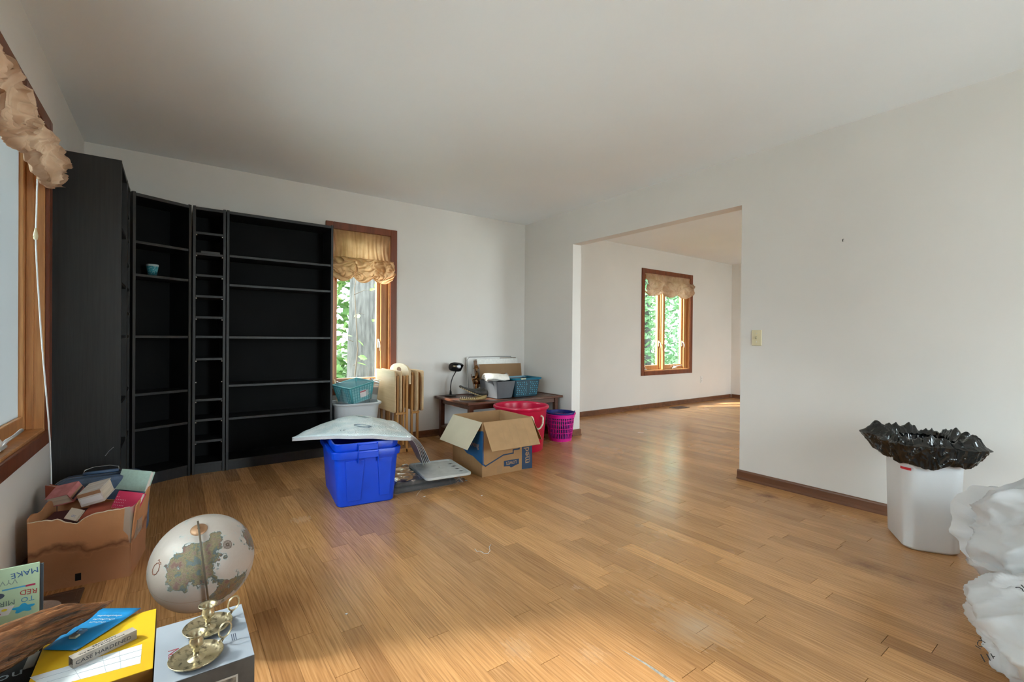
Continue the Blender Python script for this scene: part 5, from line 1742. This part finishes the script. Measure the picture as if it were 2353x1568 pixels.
for s in (-1, 1):
    for k in range(9):
        x = .01 + .0175 * k
        wl = .046 - .026 * (x / .16)
        put('tooth', tm, th_, ck, loc=(x, s * wl * .92, .020 - .004 * (k < 3) + .002 * (k % 2)))
        put('tooth', tm, th_, ck, loc=(x + .008, s * wl * .95, .049 + (x - .0) * .40), rot=(pi, 0, 0))
for s in (-1, 1):
    G().lathe([(.0001, .012), (.010, .008), (.013, 0), (.0001, -.004)], 12).make('eye_ridge', M_CROC, ck, loc=(-.025, s * .030, .094), smooth=True)

# bronze figurine
fg = thing('figurine', 'bronze standing warrior figurine with a helmet on the mahogany table', 'figurine', (2.625, 4.235, ZB + .0005), radians(-120))
M_BRONZE = mat('bronze', (.30, .14, .05), .3, 1.0, col2=(.08, .045, .025), vscale=28)
bv = {'pelvis': (0, 0, .15), 'waist': (0, 0, .185), 'chest': (0, -.004, .225), 'neck': (0, -.002, .258), 'head': (0, -.006, .280), 'crown': (0, -.002, .305),
      'sl': (.036, 0, .240), 'el': (.058, -.008, .195), 'hl': (.045, -.045, .170), 'sr': (-.036, 0, .240), 'er': (-.056, -.004, .200), 'hr': (-.030, -.050, .195),
      'll': (.020, 0, .140), 'kl': (.024, -.008, .085), 'al': (.024, .002, .03), 'tl': (.026, -.018, .018), 'lr': (-.020, 0, .140), 'kr': (-.024, -.006, .085), 'ar': (-.026, .004, .03), 'tr': (-.030, -.016, .018)}
be = [('pelvis', 'waist'), ('waist', 'chest'), ('chest', 'neck'), ('neck', 'head'), ('head', 'crown'), ('chest', 'sl'), ('sl', 'el'), ('el', 'hl'), ('chest', 'sr'), ('sr', 'er'), ('er', 'hr'),
      ('pelvis', 'll'), ('ll', 'kl'), ('kl', 'al'), ('al', 'tl'), ('pelvis', 'lr'), ('lr', 'kr'), ('kr', 'ar'), ('ar', 'tr')]
br = {'pelvis': .030, 'waist': .027, 'chest': .034, 'neck': .013, 'head': .020, 'crown': .014, 'sl': .018, 'el': .013, 'hl': .009, 'sr': .018, 'er': .013, 'hr': .009, 'll': .021, 'kl': .015, 'al': .010, 'tl': .009, 'lr': .021, 'kr': .015, 'ar': .010, 'tr': .009}
ks = list(bv)
me = bpy.data.meshes.new('body')
me.from_pydata([bv[k] for k in ks], [(ks.index(a), ks.index(b)) for a, b in be], [])
body = put('body', me, M_BRONZE, fg)
md = body.modifiers.new('skin', 'SKIN')
for i, k in enumerate(ks):
    me.skin_vertices[0].data[i].radius = (br[k], br[k] * .85)
    me.skin_vertices[0].data[i].use_root = (k == 'pelvis')
md.use_smooth_shade = True
md = body.modifiers.new('sub', 'SUBSURF')
md.levels = md.render_levels = 2
G().lathe([(.024, .292), (.030, .288), (.031, .291), (.023, .300), (.019, .316), (.010, .326), (.0001, .329)], 20, (0, -.005, 0)).make('helmet', M_BRONZE, fg, smooth=True)
G().lathe([(.030, .188), (.036, .165), (.041, .125), (.037, .124), (.030, .165), (.026, .188)], 20).make('tunic', M_BRONZE, fg, smooth=True)
G().lathe([(.0001, .018), (.042, .018), (.046, .012), (.046, 0), (.0001, 0)], 24).make('plinth', mat('dark_plinth', (.03, .022, .018), .4), fg)
G().tube([(.040, -.062, .235), (.045, -.045, .170), (.050, -.030, .100), (.052, -.022, .03)], [.003, .005, .004, .002], 6).make('sword', M_BRONZE, fg, smooth=True)

# grey bin with rolled towel
gy = thing('storage_bin', 'grey plastic bin holding a folded white towel, on the mahogany table', 'bin', (2.755, 4.035, ZB + .0005), radians(3))
def gring(t, o=0):
    return ring3(rrect(.195 + .055 * t + 2 * o, .27 + .05 * t + 2 * o, .018, 3), .172 * t)
M_GRB = mat('grey_bin_plastic', (.095, .10, .108), .4, var=.08)
g = G()
g.loft([gring(0), gring(.5), gring(1), [(x, y, z + .002) for x, y, z in gring(1, -.003)], gring(.03, -.003)], True, True)
g.make('shell', M_GRB, gy, bev=0)
tw = thing('towel', 'folded white towel bundled into the grey bin', 'towel', (2.722, 4.02, ZB + .178), radians(-16))
M_TOW = mat('white_towel', (.74, .71, .66), .95, var=.05, vscale=30, bump=.5, bscale=220, spec=.1)
def towel_layer(k):
    wv = .014 * k
    def f(a, b):
        x = (a - .5) * (.245 - .010 * k)
        ang = (b - .5) * 2.6
        r_ = .105 - .018 * k
        y = r_ * sin(ang) * 1.0
        z = (r_ * .72) * cos(ang) + .006 * rn(x * 14, ang * 2, k) + .006 * sin(a * 6 + k)
        return (x, y, z - .008)
    return G().grid(f, 18, 18)
for k in range(5):
    towel_layer(k).make('fold', M_TOW, tw, smooth=True, solid=.012, off=-1)
G().tube([(.118, -.095, .01), (.121, -.06, .058), (.121, 0, .070), (.121, .05, .060)], .0035, 6).make('hem', mat('towel_hem', (.30, .25, .24), .9), tw, smooth=True)

# teal perforated basket
te = thing('perforated_basket', 'teal plastic basket with round holes beside the towel bin', 'basket', (3.045, 4.015, ZB + .0005), radians(-3))
M_TEAL = mat('teal_plastic', (.003, .034, .052), .42)
M_TEALR = mat('teal_rim', (.008, .135, .21), .35)
def tring(t, o=0, dz=0):
    return ring3(rrect(.295 + .05 * t + 2 * o, .235 + .045 * t + 2 * o, .03, 5), .19 * t + dz)
g = G()
g.loft([tring(0), tring(.5), tring(1.0), tring(1.0, -.003), tring(.03, -.003)], True, True)
smooth_angle(g.make('shell', M_TEAL, te), 35)
g = G()
g.loft([tring(.93, .001), tring(.94, .012), tring(1.02, .014), tring(1.04, .010), tring(1.04, -.004), tring(.96, -.004)], False, False)
smooth_angle(g.make('rim', M_TEALR, te), 35)
hm_ = G().lathe([(.0001, .0006), (.007, .0006), (.0075, 0)], 10).mesh('hole')
hmat = mat('hole_light', (.03, .20, .28), .5)
for i in range(10):
    for j in range(7):
        x = -.125 + .0275 * i + .007 * (j % 2)
        z = .026 + .021 * j
        fyy = -(.235 + .045 * z / .19) / 2 - .0006
        s = .75 if (i + j) % 3 else 1.05
        if abs(x) > .135 or (i == 5):
            continue
        o = put('hole', hm_, hmat, te, loc=(x, fyy, z), rot=(pi / 2, 0, 0))
        o.scale = (s, s, 1)
G().box(-.10, -.166, .186, -.04, -.152, .196).make('tag', mat('pale_tag', (.60, .55, .35), .6), te)

# boards leaning in the corner behind the baskets
def board(label, px4, Y, lean, th, mt, name='board', cat='board'):
    P = [wy(*c8(*q), Y) for q in px4]
    x0, x1, zt, zb = min(p.x for p in P), max(p.x for p in P), max(p.z for p in P), ZB
    o = thing(name, label, cat, (x0, Y, ZB + .0008), 0, rot=(-lean, 0, 0))
    G().box(0, 0, 0, x1 - x0, th, (zt - zb) / cos(lean)).make('sheet', mt, o, bev=.002)
    return o, x1 - x0, (zt - zb) / cos(lean)
M_WBD = mat('white_board', (.70, .69, .66), .5, var=.04)
o, w, h = board('white folding panel with rounded corners, leaning flat against the wall behind the foam sheet', ((565, 185), (1175, 185)), 4.405, radians(6), .018, M_WBD, 'folding_panel', 'panel')
G().tube([(0, -.002, 0), (0, -.002, h - .03), (.03, -.002, h), (w - .03, -.002, h), (w, -.002, h - .03), (w, -.002, 0)], .004, 6).make('edge_trim', mat('panel_trim', (.25, .24, .23), .5), o)
o, w, h = board('grey-brown flattened carton leaning behind the white foam sheet', ((1010, 188), (1225, 190)), 4.385, radians(7), .006, mat('greybrown_card', (.30, .25, .20), .8), 'flat_carton', 'cardboard')
o, w, h = board('white foam sheet with rough edges leaning in the corner', ((700, 208), (1245, 228)), 4.352, radians(7), .014, mat('foam_white', (.82, .81, .77), .8, var=.05, vscale=40, bump=.3, bscale=60), 'foam_sheet', 'foam sheet')
o, w, h = board('brown wood strip leaning beside the figurine', ((665, 228), (705, 228)), 4.325, radians(7), .010, wood('strip_wood', (.20, .10, .05), (.10, .05, .025), 'Z', 20, .6), 'wood_strip', 'board')
o, w, h = board('brown corrugated cardboard sheet leaning in the corner behind the teal basket', ((735, 280), (1290, 280)), 4.30, radians(8), .005, mat('brown_card', (.27, .155, .075), .85, var=.05), 'cardboard_sheet', 'cardboard')

# ---------------------------------------------------------------- folding tray tables in their stand
M_MAPLE = wood('pale_maple', (.62, .44, .25), (.48, .31, .16), 'Y', 9, .4)
M_OAKL = wood('honey_oak', (.52, .26, .075), (.34, .15, .04), 'Z', 18, .38)
ts = thing('tray_stand', 'honey oak rack with an arched handle holding folding tray tables', 'rack', (1.60, 3.965, 0))
G().box(.115, .01, 0, .135, .035, .70).make('upright', M_OAKL, ts, bev=.003)
G().box(.115, .445, 0, .135, .47, .70).make('upright', M_OAKL, ts, bev=.003)
for y in (.01, .445):
    G().box(.02, y, .0, .25, y + .025, .035).make('foot', M_OAKL, ts, bev=.004)
arch = [(.0, .62), (.0, .70)] + [(.235 - .235 * cos(t), .70 + .10 * sin(t) ** .7) for t in [pi * k / 20 for k in range(1, 20)]] + [(.47, .70), (.47, .62)]
G().prism(arch, lambda a, b, t: (t, a, b), .1145 + .022, .1345 + .022).make('handle_arch', wood('arch_maple', (.64, .50, .32), (.52, .38, .22), 'Y', 10, .4), ts, bev=.003)
hole = [(.235 + .052 * cos(t), .742 + .024 * sin(t)) for t in [2 * pi * k / 20 for k in range(20)]]
G().prism(hole, lambda a, b, t: (t, a, b), .1140 + .022, .1350 + .022).make('hand_hole', mat('hole_brown', (.16, .07, .025), .8), ts)
G().box(.02, .02, .345, .115, .05, .365).make('rest_peg', M_OAKL, ts, bev=.002)
G().box(.175, .02, .345, .25, .05, .365).make('rest_peg', M_OAKL, ts, bev=.002)
def tray(label, x, flip):
    t = thing('tray_table', label, 'tray table', (1.60 + x, 3.965, .366), 0, 'folding tray tables in the rack')
    s = -1 if flip else 1
    xx = (lambda a, b: (min(s * a, s * b), max(s * a, s * b)))
    a, b = xx(0, .014)
    G().prism(rrect(.49, .375, .02, 4, .245, .1875), lambda p, q, w_: (w_, p, q), a, b).make('top', M_MAPLE, t, bev=.002)
    a, b = xx(.0145, .034)
    for y in (.06, .40):
        G().box(a, y, .02, b, y + .03, .355).make('batten', M_OAKL, t, bev=.002)
    a, b = xx(.035, .052)
    for y in (.03, .43):
        G().box(a, y, -.30, b, y + .028, .33).make('leg', M_OAKL, t, bev=.002)
    return t
tray('maple folding tray table hung on the window side of the rack, top facing the bookcases', 0.0, False)
tray('maple folding tray table hung inside the rack next to the arched handle', 0.056, False)
tray('maple folding tray table hung on the inner far side of the rack', 0.226, True)
tray('maple folding tray table hung outermost on the wall side of the rack', 0.282, True)

# ---------------------------------------------------------------- white wastebasket with teal baskets
wb = thing('wastebasket', 'white plastic wastebasket below the narrow single window', 'bin', (1.345, 4.265, 0))
M_WPL = mat('white_translucent_plastic', (.66, .69, .72), .35, trans=.15)
def wring(t, o=0, dz=0):
    return ring3(rrect(.30 + .085 * t + 2 * o, .25 + .07 * t + 2 * o, .07 + .02 * t, 6), .455 * t + dz)
g = G()
g.loft([wring(0), wring(.3), wring(.7), wring(1), wring(1, -.003), wring(.02, -.003)], True, True)
smooth_angle(g.make('shell', M_WPL, wb), 40)
g = G()
g.loft([wring(.965, .0), wring(.965, .014), wring(.99, .018), wring(1.01, .012), wring(1.01, -.004)], False, False)
smooth_angle(g.make('rim', M_WPL, wb), 40)
cl = thing('clear_tub', 'clear plastic tub standing in the white wastebasket around the aqua basket', 'tub', (1.365, 4.285, .40))
M_CLR = film('clear_plastic', (.62, .70, .72), .16)
g = G()
def kring(t, o=0):
    return ring3(rrect(.30 + .05 * t + 2 * o, .24 + .04 * t, .04, 4), .245 * t)
g.loft([kring(0), kring(1), kring(1, .006), kring(1.03, .006)], True, False)
g.make('shell', M_CLR, cl, smooth=False)
aq = thing('plastic_basket', 'aqua mesh plastic basket tilted in the white wastebasket', 'basket', (1.335, 4.235, .478), 0, rot=(radians(4), radians(-11), radians(18)))
M_AQ = mat('aqua_plastic', (.10, .40, .44), .4, trans=.2)
M_AQL = mat('aqua_mesh', (.35, .66, .70), .4, trans=.35)
aw, ad, ah = .20, .20, .155
def aring(t, o=0):
    return ring3(rrect(aw + .05 * t + 2 * o, ad + .05 * t + 2 * o, .018, 3), ah * t)
g = G()
g.loft([aring(0), aring(1), aring(1, -.002), aring(.03, -.002)], True, True)
g.make('shell', M_AQL, aq)
g = G()
g.loft([aring(.93, .001), aring(.93, .008), aring(1.02, .009), aring(1.02, -.002)], False, False)
g.make('rim', M_AQ, aq)
for sx in (-1, 1):
    for sy in (-1, 1):
        G().tube([(sx * (aw / 2 - .004), sy * (ad / 2 - .004), 0), (sx * (aw / 2 + .021), sy * (ad / 2 + .021), ah)], .011, 6).make('corner_post', M_AQ, aq, smooth=True)
for k in range(9):
    f = (k + .5) / 9 - .5
    g = G()
    for sy in (-1, 1):
        g.tube([(f * aw, sy * (ad / 2 + .0008), .004), (f * (aw + .05), sy * (ad / 2 + .0258), ah * .95)], .0022, 4)
        g.tube([(sy * (aw / 2 + .0008), f * ad, .004), (sy * (aw / 2 + .0258), f * (ad + .05), ah * .95)], .0022, 4)
    stuff(g.make('mesh_bars', M_AQ, aq))
for k in range(5):
    z = .02 + .026 * k
    o_ = z / ah * .025
    G().tube([(x, y, z) for x, y in (lambda P: P + P[:1])(rrect(aw + 2 * o_ + .002, ad + 2 * o_ + .002, .018, 3))], .002, 4).make('mesh_hoop', M_AQ, aq)
G().box(-.028, -ad / 2 - .0245, .045, .034, -ad / 2 - .0225, .105).make('price_tag', mat('tag_white', (.75, .72, .74), .6), aq)
G().box(-.026, -ad / 2 - .0250, .090, .032, -ad / 2 - .0245, .100).make('tag_red_line', mat('tag_red', (.45, .10, .12), .6), aq)
G().box(.036, -ad / 2 - .0245, .05, .062, -ad / 2 - .0225, .10).make('barcode_tag', mat('tag_grey', (.42, .52, .54), .6), aq)
# ================================================================ right side
c9 = lambda x, y: (1900 + x / 2.3466, 900 + y / 2.3466)
tr = thing('trash_bin', 'tall white plastic trash bin against the long bare wall', 'trash bin', (3.148, .690, 0), radians(-60))
M_WB = mat('white_bin_plastic', (.70, .71, .72), .38, var=.02)
def bring(t, o=0, z=None):
    return ring3(rrect(.225 + .025 * t + 2 * o, .300 + .025 * t + 2 * o, .05 + .01 * t, 7), .50 * t if z is None else z)
g = G()
g.loft([bring(0, -.016, 0), bring(0, -.006, .006), bring(.03), bring(.5), bring(1), bring(1, -.003), bring(.05, -.003)], True, True)
smooth_angle(g.make('shell', M_WB, tr), 40)
ln_ = thing('trash_bag_liner', 'black plastic liner bag folded over the rim of the white trash bin', 'bag', (3.148, .690, .0), radians(-60))
M_BAG = mat('black_bag', (.004, .005, .005), .20, spec=.7, bump=.12, bscale=40)
P0 = rrect(.256, .331, .06, 8)
def resample(P, n):
    L_ = [0]
    for a, b in zip(P, P[1:] + P[:1]):
        L_.append(L_[-1] + sqrt((a[0] - b[0]) ** 2 + (a[1] - b[1]) ** 2))
    out, k = [], 0
    for i in range(n):
        s = L_[-1] * i / n
        while L_[k + 1] < s:
            k += 1
        f = (s - L_[k]) / max(1e-9, L_[k + 1] - L_[k])
        a, b = P[k % len(P)], P[(k + 1) % len(P)]
        out.append((a[0] + (b[0] - a[0]) * f, a[1] + (b[1] - a[1]) * f))
    return out
P0 = resample(P0, 260)
nP = len(P0)
def linerf(a, b):
    i = a * nP
    k = int(i) % nP
    f = i - int(i)
    x = P0[k][0] * (1 - f) + P0[(k + 1) % nP][0] * f
    y = P0[k][1] * (1 - f) + P0[(k + 1) % nP][1] * f
    th = 2 * pi * a
    n_ = Vector((x, y, 0)).normalized()
    w1 = ridge(cos(th) * 2.4, sin(th) * 2.4, b * 1.2) ** 2
    w2 = ridge(cos(th) * 6, sin(th) * 6, b * 2.6 + 4)
    w1 += .45 * max(0, ridge(cos(th) * 9, sin(th) * 9, b * 4 + 7)) ** 2
    ear = .050 * max(0, cos(th - radians(112))) ** 8 + .022 * max(0, cos(th + radians(70))) ** 10
    if b < .30:                       # inside the bin
        t = b / .30
        return Vector((x, y, 0)) - n_ * (.012 + .05 * (1 - t)) + n_ * (.012 * w2) + Vector((0, 0, .40 + .130 * t + .012 * w1 * t))
    if b < .55:                       # over the rim
        t = (b - .30) / .25
        return Vector((x, y, 0)) + n_ * (-.012 + .05 * t + ear * t + .016 * w1 * t) + Vector((0, 0, .530 + .030 * sin(pi * t) * (.6 + w1) + .012 * w2))
    t = (b - .55) / .45               # hanging skirt
    drop = (.100 + .030 * rn(cos(th) * 2, sin(th) * 2, 5) - .35 * ear) * t
    return Vector((x, y, 0)) + n_ * (.038 + .014 * (1 - t) + ear * (1 - .35 * t) - .028 * t + .022 * w1 * (1 - .4 * t) + .010 * w2 * t) + Vector((0, 0, .530 - drop + .008 * w2))
G().grid(linerf, 260, 60).make('bag_film', M_BAG, ln_, smooth=False, solid=.0008)
rt = bring(.80, .0025)
G().loft([[p for p in bring(.825, .004)][17:22], [p for p in bring(.80, .004)][17:22]], False, False, closed=False).make('red_tab', mat('red_tab', (.60, .02, .03), .4), ln_, solid=.0006)

# white plastic bags piled in the corner of the picture
M_WBAG = mat('white_bag_film', (.78, .78, .79), .35, trans=.25, bump=.10, bscale=30, spec=.5)
def lump(name, label, c, r, seed, squash=(1, 1, 1), nu=110, nv=80, tie=None, amp=.20):
    o = thing(name, label, 'bag', (c[0], c[1], 0), 0, 'white plastic bags on the floor')
    def f(a, b):
        th, ph = 2 * pi * a, pi * (b * .985 + .0075)
        d = Vector((sin(ph) * cos(th), sin(ph) * sin(th), -cos(ph)))
        q = d * 1.9 + Vector((seed, seed * .7, 0))
        n1 = noise.noise(q)
        n2 = max(0, ridge(q.x * 1.1 + .5 * n1, q.y * 1.1, q.z * 1.1 + 3)) ** 3
        n3 = max(0, ridge(q.x * 2.6 + 2 + n1, q.y * 2.6, q.z * 1.9)) ** 3
        n4 = max(0, ridge(q.x * 6 + 2, q.y * 6, q.z * 4.5)) ** 3
        rr_ = r * (1 + amp * n1 + .085 * (n2 - .4) + .042 * n3 + .010 * n4)
        p = Vector((d.x * rr_ * squash[0], d.y * rr_ * squash[1], c[2] + d.z * rr_ * squash[2]))
        p.z = max(p.z, .002 + .004 * abs(n3))
        return p
    G().grid(f, nu, nv).make('film', M_WBAG, o, smooth=True)
    o_loc = Vector((c[0], c[1], 0))
    def at(px, py):                   # nearest visible spot of the film to a pixel
        best = None
        for i in range(nu):
            for j in range(nv):
                p = f(i / nu, j / nv) + o_loc - CPOS
                d = p.dot(FWD)
                u, v = W / 2 + FPX * p.dot(RGT) / d, H / 2 - FPX * p.dot(UPV) / d
                e = (u - px) ** 2 + (v - py) ** 2 + (d * 40) ** 2
                if best is None or e < best[0]:
                    best = (e, f(i / nu, j / nv))
        return best[1]
    return o, at
b0, at0 = lump('plastic_bag', 'full white plastic bag slumped on the floor, printed with small black marks', (2.24, .06, .13), .30, 2.3, (1.0, 1.0, .62), nu=170, nv=120)
b1, at1 = lump('plastic_bag', 'crumpled open white plastic bag lying behind the full one, beside the trash bin', (2.76, .13, .245), .33, 7.9, (1.0, 1.04, .76), nu=170, nv=120, amp=.20)
def collar(a, b):
    th = 2 * pi * a
    rr_ = .10 + .11 * b + .05 * ridge(cos(th) * 2, sin(th) * 2, b) + .02 * rn(cos(th) * 5, sin(th) * 5, b * 2)
    ax = Vector((-.62, .50, .60)).normalized()
    s1_ = ax.cross(Vector((0, 0, 1))).normalized()
    s2_ = s1_.cross(ax)
    return Vector((-.10, .12, .29)) + ax * (.10 * b) + s1_ * cos(th) * rr_ + s2_ * sin(th) * rr_ * .8
G().grid(collar, 80, 16).make('open_mouth', M_WBAG, b1, smooth=True)
inkb = mat('black_print', (.02, .02, .02), .6)
for (body_, px, py, sz, rot_) in (('11b', 2252, 1512, .030, .5), ('ICY', 2238, 1478, .022, 1.2), ('OK', 2345, 1352, .030, .8)):
    p = at0(px, py)
    vd = (CPOS - (p + Vector((b0.location.x, b0.location.y, 0)))).normalized()
    sx = vd.cross(Vector((0, 0, 1))).normalized() * -1
    sy = vd.cross(sx) * -1
    if sy.z < 0:
        sy = -sy
    ex_ = sx * cos(rot_) + sy * sin(rot_)
    ey_ = sy * cos(rot_) - sx * sin(rot_)
    text(body_, sz, inkb, b0, p + vd * .006, ex_, ey_)

# bits of litter on the bare floor
def bit(label, px, py, s, col, name='paper_scrap', cat='scrap'):
    p = fl(px, py)
    o = G().prism([(s * .9 * cos(t) * (1 + .3 * sin(2 * t + px)), s * .6 * sin(t) * (1 + .25 * cos(3 * t + py))) for t in [2 * pi * k / 7 for k in range(7)]], lambda a, b, t: (p.x + a, p.y + b, t), .0006, .002).make(name, mat('scrap_%d' % px, col, .8))
    return tag(o, label, cat)
bit('tiny white paper scrap on the oak floor near the globe', 796, 1412, .007, (.75, .74, .72))
bit('small white crumb on the oak floor beside the blue bins', 975, 1142, .008, (.75, .74, .72))
bit('white fleck on the oak floor in front of the moving box', 1107, 1140, .006, (.8, .79, .77))
p = [fl(x, y, z) for x, y, z in ((1091, 1262, .001), (1096, 1268, .004), (1104, 1267, .002), (1112, 1272, .006), (1121, 1273, .002), (1126, 1266, .007), (1124, 1258, .004), (1128, 1252, .001))]
tag(G().tube(p, .0013, 5).make('thread', MATS['white_thread'], smooth=True), 'short curled white thread lying in the middle of the bare floor', 'thread')
# ================================================================ small pieces belong to the part they sit on
def children_of(root):
    return [o for o in bpy.data.objects if o.parent == root]
def base(o):
    return o.name.split('.')[0]
SUB = {'book': {'paper_label': 'front_cover', 'spine_band': 'spine', 'spine_cloth': 'spine', 'spine_label': 'spine', 'spine_strip': 'spine', 'dot': 'front_cover', 'lettering': 'front_cover'},
       'suitcase': {'clasp': 'handle', 'handle_bail': 'handle'},
       'globe': {'compass_rose': 'ball', 'cartouche': 'ball', 'pole_knob': 'pole_cap'},
       'tub': {'knot': 'rope_handle'},
       'laundry_basket': {'handle': 'rim'},
       'moving_box': {'line_print': 'wall', 'badge_print': 'wall', 'panel_print': 'wall', 'tape_patch': 'wall', 'blue_print': 'wall', 'lettering': 'wall', 'scuff': 'wall'},
       'activity_box': {k: 'front_board' for k in ('lettering', 'pencil_print', 'pencil_tip', 'ellipse_print', 'splash_print', 'palette_print', 'paint_dot')},
       'carton': {'lettering': 'top_panel', 'small_print': 'top_panel', 'picture_frame_print': 'body', 'picture_print': 'body', 'side_print': 'body', 'form_label': 'lid', 'ruled_lines': 'lid', 'dark_side': 'body', 'clip': 'body'},
       'tool_box': {'lettering': 'sleeve', 'end_flap': 'sleeve'},
       'hardware_card': {'printed_line': 'backing', 'magnet': 'blister'},
       'foil_insulation': {'lettering': 'layer', 'oval_print': 'layer', 'smudge_print': 'layer'},
       'trash_bag_liner': {'red_tab': 'bag_film'},
       'recycling_bin': {'handle': 'rim', 'rib': 'shell', 'sticker': 'shell'},
       'perforated_basket': {'hole': 'shell', 'tag': 'rim'},
       'plastic_basket': {'price_tag': 'shell', 'tag_red_line': 'shell', 'barcode_tag': 'shell', 'mesh_bars': 'shell', 'mesh_hoop': 'shell'},
       'crocodile_head': {'eye_ridge': 'upper_jaw'},
       'light_switch': {'screw': 'plate', 'toggle': 'plate'},
       'outlet': {'receptacle': 'plate'},
       'candlestick': {'ring_handle': 'bracket'},
       'tray_table': {'batten': 'top'},
       'tote_lid': {'scuff': 'panel'},
       'plastic_bag': {'lettering': 'film', 'open_mouth': 'film'},
       'paper_cup': {'rim': 'body'},
       'pull_cord': {'knot': 'cord'},
       'tray_stand': {'hand_hole': 'handle_arch', 'foot': 'upright'},
       'figurine': {'helmet': 'body', 'tunic': 'body', 'sword': 'body'}}
for root in [o for o in bpy.data.objects if o.get('category') and o.type == 'EMPTY']:
    rule = SUB.get(base(root))
    if not rule:
        continue
    kids = children_of(root)
    for k in kids:
        tgt = rule.get(base(k))
        if not tgt:
            continue
        host = [p for p in kids if base(p) == tgt and p is not k]
        if host:
            m = k.matrix_basis.copy()
            h = host[0]
            k.parent = h
            k.matrix_basis = h.matrix_basis.inverted() @ m
for root in [o for o in bpy.data.objects if base(o) == 'crocodile_head']:
    jaws = {base(c): c for c in children_of(root)}
    for c in children_of(root):
        if base(c) == 'tooth':
            c.parent = jaws['upper_jaw'] if c.location.z > .04 else jaws['lower_jaw']
